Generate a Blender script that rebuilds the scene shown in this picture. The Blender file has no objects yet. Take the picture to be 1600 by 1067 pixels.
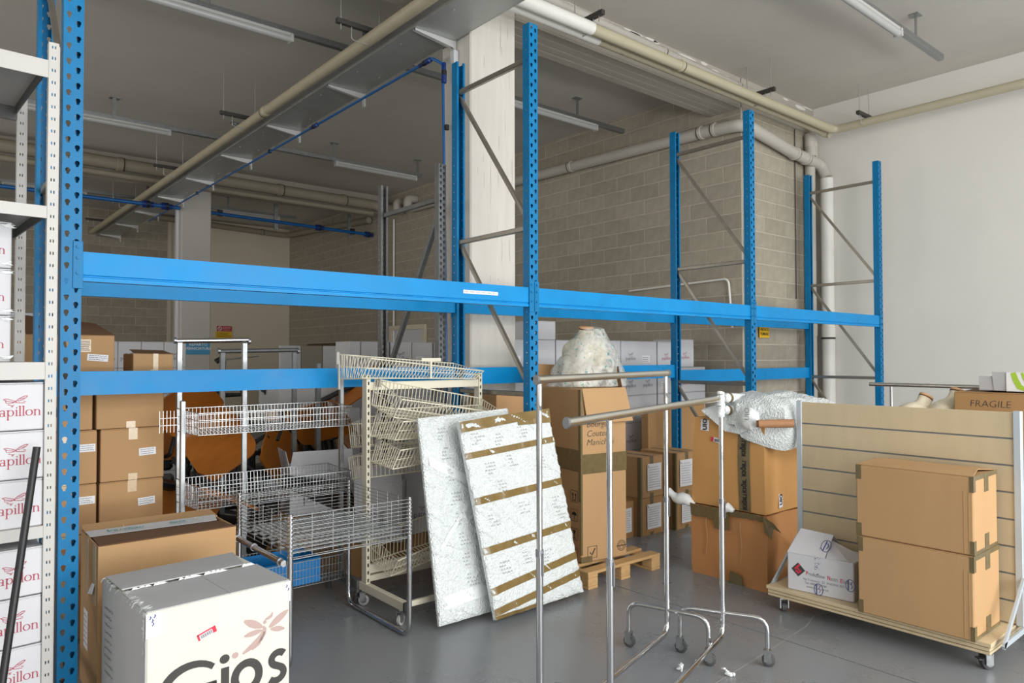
import bpy, math, random
from mathutils import Matrix, Vector, Euler, noise
random.seed(7)
C = bpy.context.scene.collection
S = bpy.context.scene
PI = math.pi
# ------------------------------------------------------------------ camera
cam_d = bpy.data.cameras.new('camera'); cam = bpy.data.objects.new('camera', cam_d); C.objects.link(cam)
cam_d.sensor_width = 36.0; cam_d.lens = 1122.325 / 1600 * 36.0
cam_d.clip_start = 0.05; cam_d.clip_end = 100
YAW, PIT, ROL = 0.873420941, 0.0211983987, -0.00199345472
fw = Vector((math.cos(YAW)*math.cos(PIT), math.sin(YAW)*math.cos(PIT), math.sin(PIT)))
rt = Vector((math.sin(YAW), -math.cos(YAW), 0)); up = rt.cross(fw)
rt2 = math.cos(ROL)*rt + math.sin(ROL)*up; up2 = -math.sin(ROL)*rt + math.cos(ROL)*up
m = Matrix((rt2, up2, -fw)).transposed().to_4x4(); m.translation = (0, 0, 1.65)
cam.matrix_world = m
S.camera = cam
# ------------------------------------------------------------------ light and exposure
S.view_settings.view_transform = 'Standard'; S.view_settings.look = 'None'
S.view_settings.gamma = 1.0; S.view_settings.use_curve_mapping = False
S.view_settings.exposure = 0.0
wd = bpy.data.worlds.new('sky'); S.world = wd; wd.use_nodes = True
wb = wd.node_tree.nodes['Background']; wb.inputs[0].default_value = (0.80, 0.90, 1.0, 1); wb.inputs[1].default_value = 1.6
def area(name, loc, rot, sx, sy, e, col=(1, 1, 1)):
    l = bpy.data.lights.new(name, 'AREA'); l.shape = 'RECTANGLE'; l.size = sx; l.size_y = sy; l.energy = e; l.color = col
    o = bpy.data.objects.new(name, l); C.objects.link(o); o.location = loc; o.rotation_euler = rot
    return o
# daylight through the wide loading door behind the camera, followed by added fill lamps
area('loading_door_daylight', (3.2, -5.6, 2.4), (math.radians(78), 0, 0), 9.0, 4.0, 430, (1.0, 0.985, 0.96))
area('floor_fill_light', (2.6, -3.0, 4.85), (math.radians(22), 0, 0), 10.0, 2.2, 330, (1.0, 0.985, 0.96))  # added fill under the ceiling, aimed down to lift the floor
area('ceiling_fill_light', (3.2, -5.5, 0.7), (math.radians(118), 0, 0), 9.0, 1.0, 240, (1.0, 0.99, 0.96))  # added fill, aimed upward to brighten the near ceiling
area('left_fill_light', (-5.8, -0.5, 2.2), (math.radians(80), 0, math.radians(-90)), 6.0, 3.8, 80, (1.0, 0.98, 0.95))  # added fill from the left; that wall has no door
area('deep_room_fill_light', (-5.8, 10.5, 2.6), (math.radians(80), 0, math.radians(-90)), 9.0, 3.6, 280, (1.0, 0.96, 0.90))  # added fill for the deep room and its block wall, no windows there

# ------------------------------------------------------------------ materials
def lin(c):
    r = []
    for v in c:
        v = v / 255.0
        r.append(v / 12.92 if v <= 0.04045 else ((v + 0.055) / 1.055) ** 2.4)
    return tuple(r) + (1.0,)
MATS = {}
def mat(name, rgb, rough=0.6, metal=0.0, var=0.0, scale=3.0, bump=0.0, bscale=60.0, stretch=(1, 1, 1), rgb2=None, thr=None, alpha=1.0, trans=0.0, coat=0.0, rvar=0.0, dist=0.004, spec=0.5):
    if name in MATS: return MATS[name]
    M = bpy.data.materials.new(name); M.use_nodes = True; nt = M.node_tree; N = nt.nodes; L = nt.links
    b = N['Principled BSDF']
    b.inputs['Roughness'].default_value = rough; b.inputs['Metallic'].default_value = metal
    b.inputs['Alpha'].default_value = alpha
    b.inputs['Specular IOR Level'].default_value = spec
    if trans: b.inputs['Transmission Weight'].default_value = trans
    if coat: b.inputs['Coat Weight'].default_value = coat; b.inputs['Coat Roughness'].default_value = 0.12
    base = lin(rgb)
    b.inputs['Base Color'].default_value = base
    if var or bump or rgb2 or rvar:
        tc = N.new('ShaderNodeTexCoord'); mp = N.new('ShaderNodeMapping'); mp.inputs['Scale'].default_value = stretch
        L.new(tc.outputs['Object'], mp.inputs['Vector'])
    if var or rgb2 or rvar:
        n = N.new('ShaderNodeTexNoise'); n.inputs['Scale'].default_value = scale; n.inputs['Detail'].default_value = 6; n.inputs['Roughness'].default_value = 0.6
        L.new(mp.outputs[0], n.inputs['Vector'])
    if var or rgb2:
        r = N.new('ShaderNodeValToRGB')
        if rgb2:
            a, c2 = (thr or (0.45, 0.6)); r.color_ramp.elements[0].position = a; r.color_ramp.elements[1].position = c2
            r.color_ramp.elements[0].color = base; r.color_ramp.elements[1].color = lin(rgb2)
        else:
            r.color_ramp.elements[0].position = 0.3; r.color_ramp.elements[1].position = 0.7
            r.color_ramp.elements[0].color = tuple(x*(1-var) for x in base[:3]) + (1,); r.color_ramp.elements[1].color = tuple(min(1, x*(1+var)) for x in base[:3]) + (1,)
        L.new(n.outputs['Fac'], r.inputs['Fac']); L.new(r.outputs['Color'], b.inputs['Base Color'])
    if rvar:
        mr = N.new('ShaderNodeMapRange'); mr.inputs['From Min'].default_value = 0.3; mr.inputs['From Max'].default_value = 0.7
        mr.inputs['To Min'].default_value = max(0.02, rough-rvar); mr.inputs['To Max'].default_value = min(1, rough+rvar)
        L.new(n.outputs['Fac'], mr.inputs['Value']); L.new(mr.outputs[0], b.inputs['Roughness'])
    if bump:
        n2 = N.new('ShaderNodeTexNoise'); n2.inputs['Scale'].default_value = bscale; n2.inputs['Detail'].default_value = 4
        L.new(mp.outputs[0], n2.inputs['Vector'])
        bp = N.new('ShaderNodeBump'); bp.inputs['Strength'].default_value = bump; bp.inputs['Distance'].default_value = dist
        L.new(n2.outputs['Fac'], bp.inputs['Height']); L.new(bp.outputs[0], b.inputs['Normal'])
    MATS[name] = M
    return M
def add_bump_tex(M, kind, scale, strength, distance):
    nt = M.node_tree; N = nt.nodes; L = nt.links; b = N['Principled BSDF']
    tc = N.new('ShaderNodeTexCoord')
    t = N.new('ShaderNodeTexVoronoi'); t.inputs['Scale'].default_value = scale
    L.new(tc.outputs['Object'], t.inputs['Vector'])
    bp = N.new('ShaderNodeBump'); bp.inputs['Strength'].default_value = strength; bp.inputs['Distance'].default_value = distance
    L.new(t.outputs['Distance'], bp.inputs['Height'])
    old = b.inputs['Normal'].links
    if old: L.new(old[0].from_socket, bp.inputs['Normal'])
    L.new(bp.outputs[0], b.inputs['Normal'])

M_floor = mat('floor_paint', (130, 133, 137), 0.30, var=0.07, scale=1.3, bump=0.08, bscale=9, rvar=0.12, dist=0.002)
M_joint = mat('joint_filler', (58, 58, 60), 0.8)
M_ceil = mat('ceiling_paint', (204, 200, 192), 0.85, var=0.05, scale=0.6, bump=0.15, bscale=4)
M_beam = mat('beam_concrete', (176, 170, 158), 0.85, var=0.10, scale=1.2, bump=0.5, bscale=20, stretch=(0.25, 2, 2))
M_white = mat('white_plaster', (226, 224, 217), 0.85, var=0.03, scale=0.8, bump=0.3, bscale=6)
M_pill = mat('pillar_paint', (210, 206, 197), 0.75, var=0.05, scale=5, stretch=(3, 3, 0.25), bump=0.3, bscale=18)
M_pstain = mat('pillar_stain', (182, 172, 158), 0.8)
M_block = [mat('block_%d' % i, c, 0.92, var=0.10, scale=9, bump=0.7, bscale=90, dist=0.003) for i, c in enumerate(((168, 160, 144), (165, 157, 141), (172, 164, 147), (161, 153, 137)))]
M_mortar = mat('mortar', (196, 188, 174), 0.9, var=0.08, scale=6)
M_cream = mat('cream_plaster', (214, 204, 184), 0.85, var=0.03, scale=1)
M_pipe = mat('beige_pipe', (184, 175, 150), 0.45, var=0.04, scale=4)
M_fpipe = mat('far_pipe_paint', (150, 142, 124), 0.6, var=0.04, scale=4)
M_fpill = mat('far_pillar_paint', (190, 186, 180), 0.75, var=0.03, scale=2)
M_gpipe = mat('grey_pipe', (188, 184, 174), 0.5, var=0.04, scale=4)
M_wpipe = mat('white_pipe', (232, 230, 224), 0.45)
M_pring = mat('pipe_gasket', (60, 56, 50), 0.7)
M_galv = mat('galvanised_steel', (160, 163, 164), 0.38, metal=0.85, var=0.12, scale=30, rvar=0.10)
M_zinc = mat('bright_zinc', (216, 216, 214), 0.35, metal=0.4)
M_tray = mat('tray_steel', (176, 178, 176), 0.42, metal=0.45, var=0.08, scale=5, rvar=0.10)
M_rod = mat('rod_steel', (190, 188, 184), 0.4, metal=0.7)
M_strut = mat('strut_dark', (62, 58, 54), 0.6)
M_blue = mat('rack_blue', (4, 136, 202), 0.36, spec=0.25, var=0.10, scale=3.5, rvar=0.12, bump=0.12, bscale=25)
M_blued = mat('rack_blue_upright', (8, 116, 170), 0.38, spec=0.25, var=0.12, scale=8, rvar=0.10)
M_brace = mat('brace_steel', (150, 145, 135), 0.34, metal=0.8, var=0.1, scale=12)
M_dgalv = mat('old_grey_steel', (118, 120, 120), 0.42, metal=0.6, var=0.15, scale=14)
M_chrome = mat('chrome', (205, 206, 208), 0.10, metal=1.0, rvar=0.04, scale=6)
M_wire = mat('zinc_wire', (158, 160, 160), 0.28, metal=0.85)
M_cwire = mat('cream_wire', (228, 222, 200), 0.42)
M_cream_m = mat('cream_enamel', (222, 216, 196), 0.4)
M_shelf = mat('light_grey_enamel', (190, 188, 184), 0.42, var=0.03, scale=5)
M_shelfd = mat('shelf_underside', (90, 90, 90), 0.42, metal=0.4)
M_black = mat('black_plastic', (24, 24, 25), 0.45)
M_rubber = mat('grey_rubber', (74, 74, 76), 0.6)
M_dark = mat('dark_hole', (10, 10, 10), 0.9)
M_blueP = mat('air_pipe_blue', (14, 92, 160), 0.35)
M_blueF = mat('air_fitting_blue', (14, 50, 118), 0.35)
M_kraft = mat('kraft_board', (182, 143, 100), 0.82, var=0.05, scale=2.5, bump=0.10, bscale=150, stretch=(1, 1, 0.2))
M_kraft2 = mat('kraft_board_pink', (184, 147, 104), 0.82, var=0.06, scale=2.0, bump=0.12, bscale=140, stretch=(1, 1, 0.2))
M_kup = mat('kraft_board_golden', (204, 154, 94), 0.8, var=0.06, scale=2.0, bump=0.15, bscale=100, stretch=(1, 1, 0.2))
M_klow = mat('kraft_board_rust', (184, 130, 80), 0.78, var=0.08, scale=2.0, bump=0.2, bscale=60, stretch=(1, 1, 0.3))
M_kraft3 = mat('kraft_board_ochre', (174, 134, 88), 0.8, var=0.05, scale=2.0, bump=0.15, bscale=100, stretch=(1, 1, 0.2))
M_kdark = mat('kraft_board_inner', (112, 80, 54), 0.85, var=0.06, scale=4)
M_wbox = mat('white_board', (208, 208, 212), 0.7, var=0.02, scale=3)
M_gios = mat('ivory_board', (222, 220, 208), 0.62, var=0.03, scale=3, bump=0.08, bscale=60, stretch=(1, 1, 0.2))
M_giost = mat('grey_board', (186, 186, 187), 0.6, var=0.05, scale=3)
M_tape = mat('brown_tape', (128, 106, 62), 0.22, var=0.12, scale=20, bump=0.4, bscale=50)
M_taped = mat('olive_tape', (112, 98, 68), 0.22, var=0.12, scale=20, bump=0.4, bscale=50)
M_ctape = mat('clear_tape', (214, 190, 156), 0.18, var=0.1, scale=60)
M_label = mat('paper_label', (236, 236, 240), 0.7)
M_ink = mat('black_ink', (34, 32, 34), 0.7)
M_gink = mat('grey_ink', (120, 120, 124), 0.7)
M_maroon = mat('maroon_ink', (170, 62, 84), 0.65)
M_giosk = mat('charcoal_ink', (66, 64, 62), 0.65)
M_giosp = mat('dusty_pink_ink', (190, 164, 158), 0.65)
M_red = mat('red_print', (214, 52, 78), 0.6)
M_bluei = mat('blue_ink', (58, 72, 132), 0.6)
M_teal = mat('teal_ink', (70, 160, 160), 0.6)
M_wood = mat('pallet_wood', (196, 158, 108), 0.75, var=0.14, scale=6, stretch=(1, 6, 6), bump=0.3, bscale=30)
M_maple = mat('maple_laminate', (206, 188, 154), 0.45, var=0.05, scale=3.0, stretch=(1, 3.0, 0.5), bump=0.03)
M_alu = mat('aluminium', (150, 152, 156), 0.35, metal=0.85)
M_lbmetal = mat('blue_grey_metal', (196, 206, 214), 0.4, metal=0.3)
M_ply = mat('orange_plywood', (168, 100, 34), 0.35, var=0.12, scale=4, stretch=(1, 4, 1))
M_wrap = mat('bubble_wrap', (226, 232, 232), 0.30, var=0.03, scale=6, bump=0.5, bscale=12, dist=0.01)
add_bump_tex(M_wrap, 'v', 85, 0.9, 0.008)
M_foam = mat('foam_film', (236, 240, 240), 0.35, var=0.02, scale=6, bump=0.4, bscale=10, dist=0.01)
M_linen = mat('linen_cream', (226, 216, 192), 0.9, bump=0.2, bscale=300)
M_cap = mat('beech_cap', (214, 168, 126), 0.5, var=0.06, scale=10)
M_tubeb = mat('cardboard_tube', (176, 130, 94), 0.7, var=0.04, scale=10)
M_bluepl = mat('blue_plastic', (8, 122, 190), 0.4)
M_lamp = mat('lamp_tube', (176, 176, 174), 0.3)
M_yel = mat('yellow_sign', (236, 186, 20), 0.5)
M_rsign = mat('red_sign', (186, 44, 50), 0.5)
M_bsign = mat('blue_sign', (66, 150, 190), 0.5)
M_doorb = mat('brown_frame', (92, 72, 56), 0.6)
M_doorg = mat('grey_door', (150, 144, 130), 0.55)
M_panel = mat('white_sheet_metal', (206, 208, 212), 0.45)
def plastic(name, rgb, fac, teal=False):
    M = bpy.data.materials.new(name); M.use_nodes = True; nt = M.node_tree; N = nt.nodes; L = nt.links
    b = N['Principled BSDF']; b.inputs['Base Color'].default_value = lin(rgb); b.inputs['Roughness'].default_value = 0.16
    t = N.new('ShaderNodeBsdfTransparent'); mx = N.new('ShaderNodeMixShader'); out = N['Material Output']
    tc = N.new('ShaderNodeTexCoord'); n = N.new('ShaderNodeTexNoise'); n.inputs['Scale'].default_value = 9; n.inputs['Detail'].default_value = 5; n.inputs['Distortion'].default_value = 1.2
    L.new(tc.outputs['Object'], n.inputs['Vector'])
    mr = N.new('ShaderNodeMapRange'); mr.inputs['From Min'].default_value = 0.35; mr.inputs['From Max'].default_value = 0.65
    mr.inputs['To Min'].default_value = fac-0.22; mr.inputs['To Max'].default_value = fac+0.22
    L.new(n.outputs['Fac'], mr.inputs['Value']); L.new(mr.outputs[0], mx.inputs['Fac'])
    L.new(t.outputs[0], mx.inputs[1]); L.new(b.outputs[0], mx.inputs[2]); L.new(mx.outputs[0], out.inputs['Surface'])
    bp = N.new('ShaderNodeBump'); bp.inputs['Strength'].default_value = 0.9; bp.inputs['Distance'].default_value = 0.02
    L.new(n.outputs['Fac'], bp.inputs['Height']); L.new(bp.outputs[0], b.inputs['Normal'])
    if teal:
        w = N.new('ShaderNodeTexNoise'); w.inputs['Scale'].default_value = 16; w.inputs['Detail'].default_value = 8; w.inputs['Distortion'].default_value = 2
        sx = N.new('ShaderNodeSeparateXYZ'); L.new(tc.outputs['Object'], sx.inputs[0]); L.new(tc.outputs['Object'], w.inputs['Vector'])
        r = N.new('ShaderNodeValToRGB'); r.color_ramp.elements[0].position = 0.60; r.color_ramp.elements[1].position = 0.64
        r.color_ramp.elements[0].color = lin(rgb); r.color_ramp.elements[1].color = lin((110, 178, 176))
        L.new(w.outputs['Fac'], r.inputs['Fac']); L.new(r.outputs['Color'], b.inputs['Base Color'])
    MATS[name] = M
    return M
M_bag = plastic('clear_plastic_bag', (226, 227, 220), 0.52, True)
M_film = plastic('shrink_film', (225, 228, 228), 0.72)

# ------------------------------------------------------------------ mesh helpers
class MB:
    def __init__(s): s.v = []; s.f = []; s.smooth = False
    def box(s, x0, x1, y0, y1, z0, z1, T=None):
        n = len(s.v); P = [(x0,y0,z0),(x1,y0,z0),(x1,y1,z0),(x0,y1,z0),(x0,y0,z1),(x1,y0,z1),(x1,y1,z1),(x0,y1,z1)]
        if T is not None: P = [tuple(T @ Vector(p)) for p in P]
        s.v += P
        s.f += [tuple(n+i for i in q) for q in ((0,3,2,1),(4,5,6,7),(0,1,5,4),(1,2,6,5),(2,3,7,6),(3,0,4,7))]
        return s
    def bbox(s, x0, x1, y0, y1, z0, z1, b=0.006, T=None):   # box with chamfered edges
        n = len(s.v); X = (x0, x1); Y = (y0, y1); Z = (z0, z1); P = []; idx = {}
        for i in (0, 1):
            for j in (0, 1):
                for k in (0, 1):
                    sx = b if i == 0 else -b; sy = b if j == 0 else -b; sz = b if k == 0 else -b
                    idx[(i,j,k,'x')] = len(P); P.append((X[i], Y[j]+sy, Z[k]+sz))
                    idx[(i,j,k,'y')] = len(P); P.append((X[i]+sx, Y[j], Z[k]+sz))
                    idx[(i,j,k,'z')] = len(P); P.append((X[i]+sx, Y[j]+sy, Z[k]))
        F = []
        def q(l, flip=False): F.append([idx[t] for t in (l[::-1] if flip else l)])
        for i in (0, 1): q([(i,0,0,'x'),(i,1,0,'x'),(i,1,1,'x'),(i,0,1,'x')], i == 0)
        for j in (0, 1): q([(0,j,0,'y'),(0,j,1,'y'),(1,j,1,'y'),(1,j,0,'y')], j == 0)
        for k in (0, 1): q([(0,0,k,'z'),(1,0,k,'z'),(1,1,k,'z'),(0,1,k,'z')], k == 0)
        for j in (0, 1):
            for k in (0, 1): q([(0,j,k,'y'),(1,j,k,'y'),(1,j,k,'z'),(0,j,k,'z')], (j+k) % 2 == 0)
        for i in (0, 1):
            for k in (0, 1): q([(i,0,k,'x'),(i,1,k,'x'),(i,1,k,'z'),(i,0,k,'z')], (i+k) % 2 == 1)
            for j in (0, 1): q([(i,j,0,'x'),(i,j,1,'x'),(i,j,1,'y'),(i,j,0,'y')], (i+j) % 2 == 0)
            for j in (0, 1):
                for k in (0, 1): F.append([idx[(i,j,k,'x')], idx[(i,j,k,'y')], idx[(i,j,k,'z')]][::(1 if (i+j+k) % 2 else -1)])
        if T is not None: P = [tuple(T @ Vector(p)) for p in P]
        s.v += P; s.f += [tuple(n+t for t in f) for f in F]
        return s
    def tube(s, pts, r, n=8, caps=True, closed=False, up=None):
        pts = [Vector(p) for p in pts]; k = len(pts); b0 = len(s.v)
        rr = r if isinstance(r, (list, tuple)) else [r]*k
        prev = None
        for i, p in enumerate(pts):
            if closed: d = (pts[(i+1) % k] - pts[i-1])
            else: d = (pts[min(i+1, k-1)] - pts[max(i-1, 0)])
            d.normalize()
            if prev is None:
                a = Vector((0, 0, 1)) if abs(d.z) < 0.9 else Vector((1, 0, 0))
                if up is not None: a = Vector(up)
                u = d.cross(a).normalized()
            else:
                u = prev - d*prev.dot(d)
                if u.length < 1e-5: u = d.cross(Vector((0, 0, 1)))
                u.normalize()
            prev = u; w = d.cross(u)
            for j in range(n):
                a = 2*PI*(j+0.5)/n; s.v.append(tuple(p + (u*math.cos(a) + w*math.sin(a))*rr[i]))
        for i in range(k if closed else k-1):
            A = b0+i*n; B = b0+((i+1) % k)*n
            for j in range(n): s.f.append((A+j, A+(j+1) % n, B+(j+1) % n, B+j))
        if caps and not closed:
            s.f.append(tuple(b0+j for j in reversed(range(n)))); s.f.append(tuple(b0+(k-1)*n+j for j in range(n)))
        return s
    def quad(s, a, b, c, d): n = len(s.v); s.v += [tuple(a), tuple(b), tuple(c), tuple(d)]; s.f.append((n, n+1, n+2, n+3)); return s
    def poly(s, P): n = len(s.v); s.v += [tuple(p) for p in P]; s.f.append(tuple(range(n, n+len(P)))); return s
    def prism(s, P, d):    # polygon P (3d) extruded by vector d
        n = len(s.v); k = len(P); d = Vector(d); s.v += [tuple(p) for p in P]; s.v += [tuple(Vector(p)+d) for p in P]
        s.f.append(tuple(range(n+k-1, n-1, -1))); s.f.append(tuple(range(n+k, n+2*k)))
        for i in range(k): j = (i+1) % k; s.f.append((n+i, n+j, n+k+j, n+k+i))
        return s
    def lathe(s, prof, T=None, n=16):
        b0 = len(s.v)
        for (r, z) in prof:
            for j in range(n):
                a = 2*PI*j/n; p = Vector((r*math.cos(a), r*math.sin(a), z)); s.v.append(tuple(T @ p) if T is not None else tuple(p))
        for i in range(len(prof)-1):
            for j in range(n): s.f.append((b0+i*n+j, b0+i*n+(j+1) % n, b0+(i+1)*n+(j+1) % n, b0+(i+1)*n+j))
        s.f.append(tuple(b0+j for j in reversed(range(n)))); s.f.append(tuple(b0+(len(prof)-1)*n+j for j in range(n)))
        return s
    def xf(s, M): s.v = [tuple(M @ Vector(p)) for p in s.v]; return s
    def mesh(s, name, M=None, smooth=False):
        me = bpy.data.meshes.new(name); me.from_pydata(s.v, [], s.f)
        if M: me.materials.append(M)
        if smooth:
            me.polygons.foreach_set('use_smooth', [True]*len(me.polygons))
            try: me.set_sharp_from_angle(angle=math.radians(40))
            except Exception: pass
        me.update(); return me
WM = {}
def tag(o, label=None, cat=None, group=None, kind=None):
    if label: o['label'] = label
    if cat: o['category'] = cat
    if group: o['group'] = group
    if kind: o['kind'] = kind
    return o
def thing(name, label, cat, loc=(0, 0, 0), rz=0.0, group=None, rot=None):
    o = bpy.data.objects.new(name, None); C.objects.link(o); o.empty_display_size = 0.1
    e = rot if rot is not None else (0, 0, rz)
    o.location = loc; o.rotation_euler = e
    WM[o.name] = Matrix.Translation(loc) @ Euler(e).to_matrix().to_4x4()
    return tag(o, label, cat, group)
def put(name, me, T=None, M=None, loc=None, label=None, kind=None):
    o = bpy.data.objects.new(name, me); C.objects.link(o)
    if T is not None: o.parent = T
    if M is not None: o.matrix_local = M
    if loc is not None: o.location = loc
    WM[o.name] = (WM.get(T.name, Matrix()) if T is not None else Matrix()) @ (M if M is not None else (Matrix.Translation(loc) if loc is not None else Matrix()))
    if label: o['label'] = label
    if kind: o['kind'] = kind
    return o
def part(name, mb, m_, T, world=False, smooth=False, label=None, kind=None):
    if world and T is not None: mb.xf(WM[T.name].inverted())
    return put(name, mb.mesh(name, m_, smooth), T, label=label, kind=kind)
def single(name, mb, m_, label, cat, group=None, smooth=False, base=None):
    if base is None: base = (sum(v[0] for v in mb.v)/len(mb.v), sum(v[1] for v in mb.v)/len(mb.v), min(v[2] for v in mb.v))
    mb.xf(Matrix.Translation(base).inverted())
    o = put(name, mb.mesh(name, m_, smooth), None, loc=base)
    return tag(o, label, cat, group)
def struct(name, mb, m_, smooth=False):
    o = put(name, mb.mesh(name, m_, smooth)); o['kind'] = 'structure'; return o
def fillet(pts, r, n=6):
    pts = [Vector(p) for p in pts]; out = [pts[0]]
    for i in range(1, len(pts)-1):
        a, b, c = pts[i-1], pts[i], pts[i+1]; u = (a-b).normalized(); w = (c-b).normalized()
        ang = u.angle(w)
        if ang > PI-0.05 or ang < 0.02: out.append(b); continue
        d = min(r/math.tan(ang/2), (a-b).length*0.49, (c-b).length*0.49)
        p, q = b+u*d, b+w*d
        for k in range(n+1):
            t = k/n; out.append((1-t)**2*p + 2*t*(1-t)*b + t*t*q)
    out.append(pts[-1]); return out
# ---- flat print: ribbons and letters, a fraction of a millimetre proud of the sheet that carries them
def frame(o, right, upv):
    r = Vector(right).normalized(); u = Vector(upv).normalized(); n = r.cross(u); M = Matrix((r, u, n)).transposed().to_4x4(); M.translation = Vector(o) + n*0.0012
    return M
def ribbon(mb, pts, w, closed=False):
    P = [Vector((p[0], p[1], 0)) for p in pts]; k = len(P); W = w if isinstance(w, (list, tuple)) else [w]*k; b0 = len(mb.v)
    for i in range(k):
        d = (P[(i+1) % k]-P[i-1]) if closed else (P[min(i+1, k-1)]-P[max(i-1, 0)])
        if d.length < 1e-9: d = Vector((1, 0, 0))
        d.normalize(); nn = Vector((-d.y, d.x, 0))
        mb.v += [tuple(P[i]+nn*W[i]/2), tuple(P[i]-nn*W[i]/2)]
    for i in range(k if closed else k-1):
        a = b0+2*i; b = b0+2*((i+1) % k); mb.f.append((a, a+1, b+1, b))
    return mb
def arc(cx, cy, rx, ry, a0, a1, n=20): return [(cx+rx*math.cos(math.radians(a0+(a1-a0)*i/n)), cy+ry*math.sin(math.radians(a0+(a1-a0)*i/n))) for i in range(n+1)]
_tc = {}
def textmesh(s, size, bold=0.0, shear=0.0, sx=1.0):
    k = (s, size, bold, shear, sx)
    if k in _tc: return _tc[k]
    cu = bpy.data.curves.new('lettering', 'FONT'); cu.body = s; cu.size = size; cu.offset = bold; cu.shear = shear; cu.resolution_u = 2
    o = bpy.data.objects.new('tmp', cu); me = bpy.data.meshes.new_from_object(o)
    bpy.data.objects.remove(o); bpy.data.curves.remove(cu)
    if sx != 1.0:
        for v in me.vertices: v.co.x *= sx
    _tc[k] = me; return me
def text(T, s, size, o, right, upv, m_, bold=0.0, shear=0.0, sx=1.0, name='lettering', center=False):
    me = textmesh(s, size, bold, shear, sx).copy(); me.materials.clear(); me.materials.append(m_)
    M = frame(o, right, upv)
    if center and len(me.vertices):
        xs = [v.co.x for v in me.vertices]; M = M @ Matrix.Translation((-(min(xs)+max(xs))/2, 0, 0))
    return put(name, me, T, M)
def textrun(T, items, size, o, right, upv, gap=0.2, maxw=None):
    """pieces of one printed line set one after the other; items = (string, material, bold)"""
    W_ = [max(v.co.x for v in textmesh(s, size, b).vertices) for s, m_, b in items]; tot = sum(W_)
    k = min(1.0, maxw/tot) if maxw else 1.0; x = 0.0; r = Vector(right).normalized()
    for (s, m_, b), w in zip(items, W_): text(T, s, size, Vector(o)+r*x, right, upv, m_, bold=b, sx=k); x += w*k+size*0.06
def sheet(T, w, h, o, right, upv, m_, name='paper_label', tk=0.0006):
    mb = MB().box(0, w, 0, h, -0.0010, tk); return put(name, mb.mesh(name, m_), T, frame(o, right, upv))
def serif_word():
    """the word papillon in a thin-and-thick book face, x-height 1"""
    mb = MB(); x = 0.0
    def stem(cx, y0, y1, foot=True, head=True):
        ribbon(mb, [(cx, y0), (cx, y1)], 0.17)
        if foot: ribbon(mb, [(cx-0.2, y0+0.03), (cx+0.2, y0+0.03)], 0.06)
        if head: ribbon(mb, [(cx-0.22, y1-0.1), (cx, y1-0.02)], 0.07)
    def bowl(cx, cy, rx, ry, a0, a1):
        P = arc(cx, cy, rx, ry, a0, a1, 22); W = [0.05+0.13*abs(math.cos(math.radians(a0+(a1-a0)*i/22))) for i in range(23)]; ribbon(mb, P, W)
    def p():
        stem(x+0.2, -0.62, 1.0); bowl(x+0.55, 0.5, 0.36, 0.46, -200, 160); return 1.12
    def a():
        stem(x+0.72, 0.0, 0.72, False, False); ribbon(mb, [(x+0.72, 0.06), (x+0.9, 0.04)], 0.08)
        bowl(x+0.46, 0.70, 0.26, 0.27, 0, 165); bowl(x+0.42, 0.26, 0.28, 0.25, 20, 340); return 1.0
    def i():
        stem(x+0.2, 0, 1.0); ribbon(mb, [(x+0.12, 1.32), (x+0.28, 1.32)], 0.17); return 0.46
    def l(): stem(x+0.2, 0, 1.62); return 0.46
    def o(): bowl(x+0.5, 0.5, 0.42, 0.46, 0, 360); return 1.08
    def n():
        stem(x+0.2, 0, 1.0); stem(x+0.82, 0, 0.66, True, False); bowl(x+0.52, 0.62, 0.30, 0.34, 0, 150); return 1.1
    for f in (p, a, p, i, l, l, o, n): x += f()
    return mb, x
def butterfly():
    mb = MB()
    for P, w in (([(-0.15, 0.0), (0.25, 0.35), (0.7, 0.6), (1.0, 0.62)], 0.07), ([(0.1, 0.1), (0.5, 0.2), (0.85, 0.42), (1.0, 0.62)], 0.06), ([(-0.1, -0.05), (0.3, -0.1), (0.7, -0.12), (0.85, 0.02), (0.6, 0.06)], 0.06),
                 ([(0.0, 0.05), (-0.4, 0.2), (-0.85, 0.35), (-1.15, 0.3)], 0.06), ([(-1.15, 0.3), (-0.8, 0.1), (-0.35, 0.0), (0.0, 0.0)], 0.06), ([(-0.95, 0.18), (-0.9, -0.1), (-0.5, -0.12), (-0.2, -0.05)], 0.06),
                 ([(-0.75, -0.25), (-0.5, -0.35)], 0.07), ([(-0.45, -0.32), (-0.3, -0.52)], 0.07), ([(-0.2, -0.3), (-0.45, -0.55)], 0.06), ([(0.3, 0.3), (0.6, 0.35), (0.75, 0.45)], 0.05)):
        ribbon(mb, P, w)
    return mb
_papm = {}
def papillon(T, o, right, upv, w, m_=None):
    """butterfly and word on a carton, o = middle of the word's base line"""
    m_ = m_ or M_maroon; k = (round(w, 4), m_.name)
    if k not in _papm:
        mb, W = serif_word(); s = w/W; mb.xf(Matrix.Translation((-w/2, 0, 0)) @ Matrix.Scale(s, 4))
        b = butterfly(); b.xf(Matrix.Translation((0.0, w*0.33, 0)) @ Matrix.Scale(w*0.22, 4)); n = len(mb.v); mb.v += b.v; mb.f += [tuple(n+t for t in f) for f in b.f]
        _papm[k] = mb.mesh('printed_logo', m_)
    return put('printed_logo', _papm[k], T, frame(o, right, upv))
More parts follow.
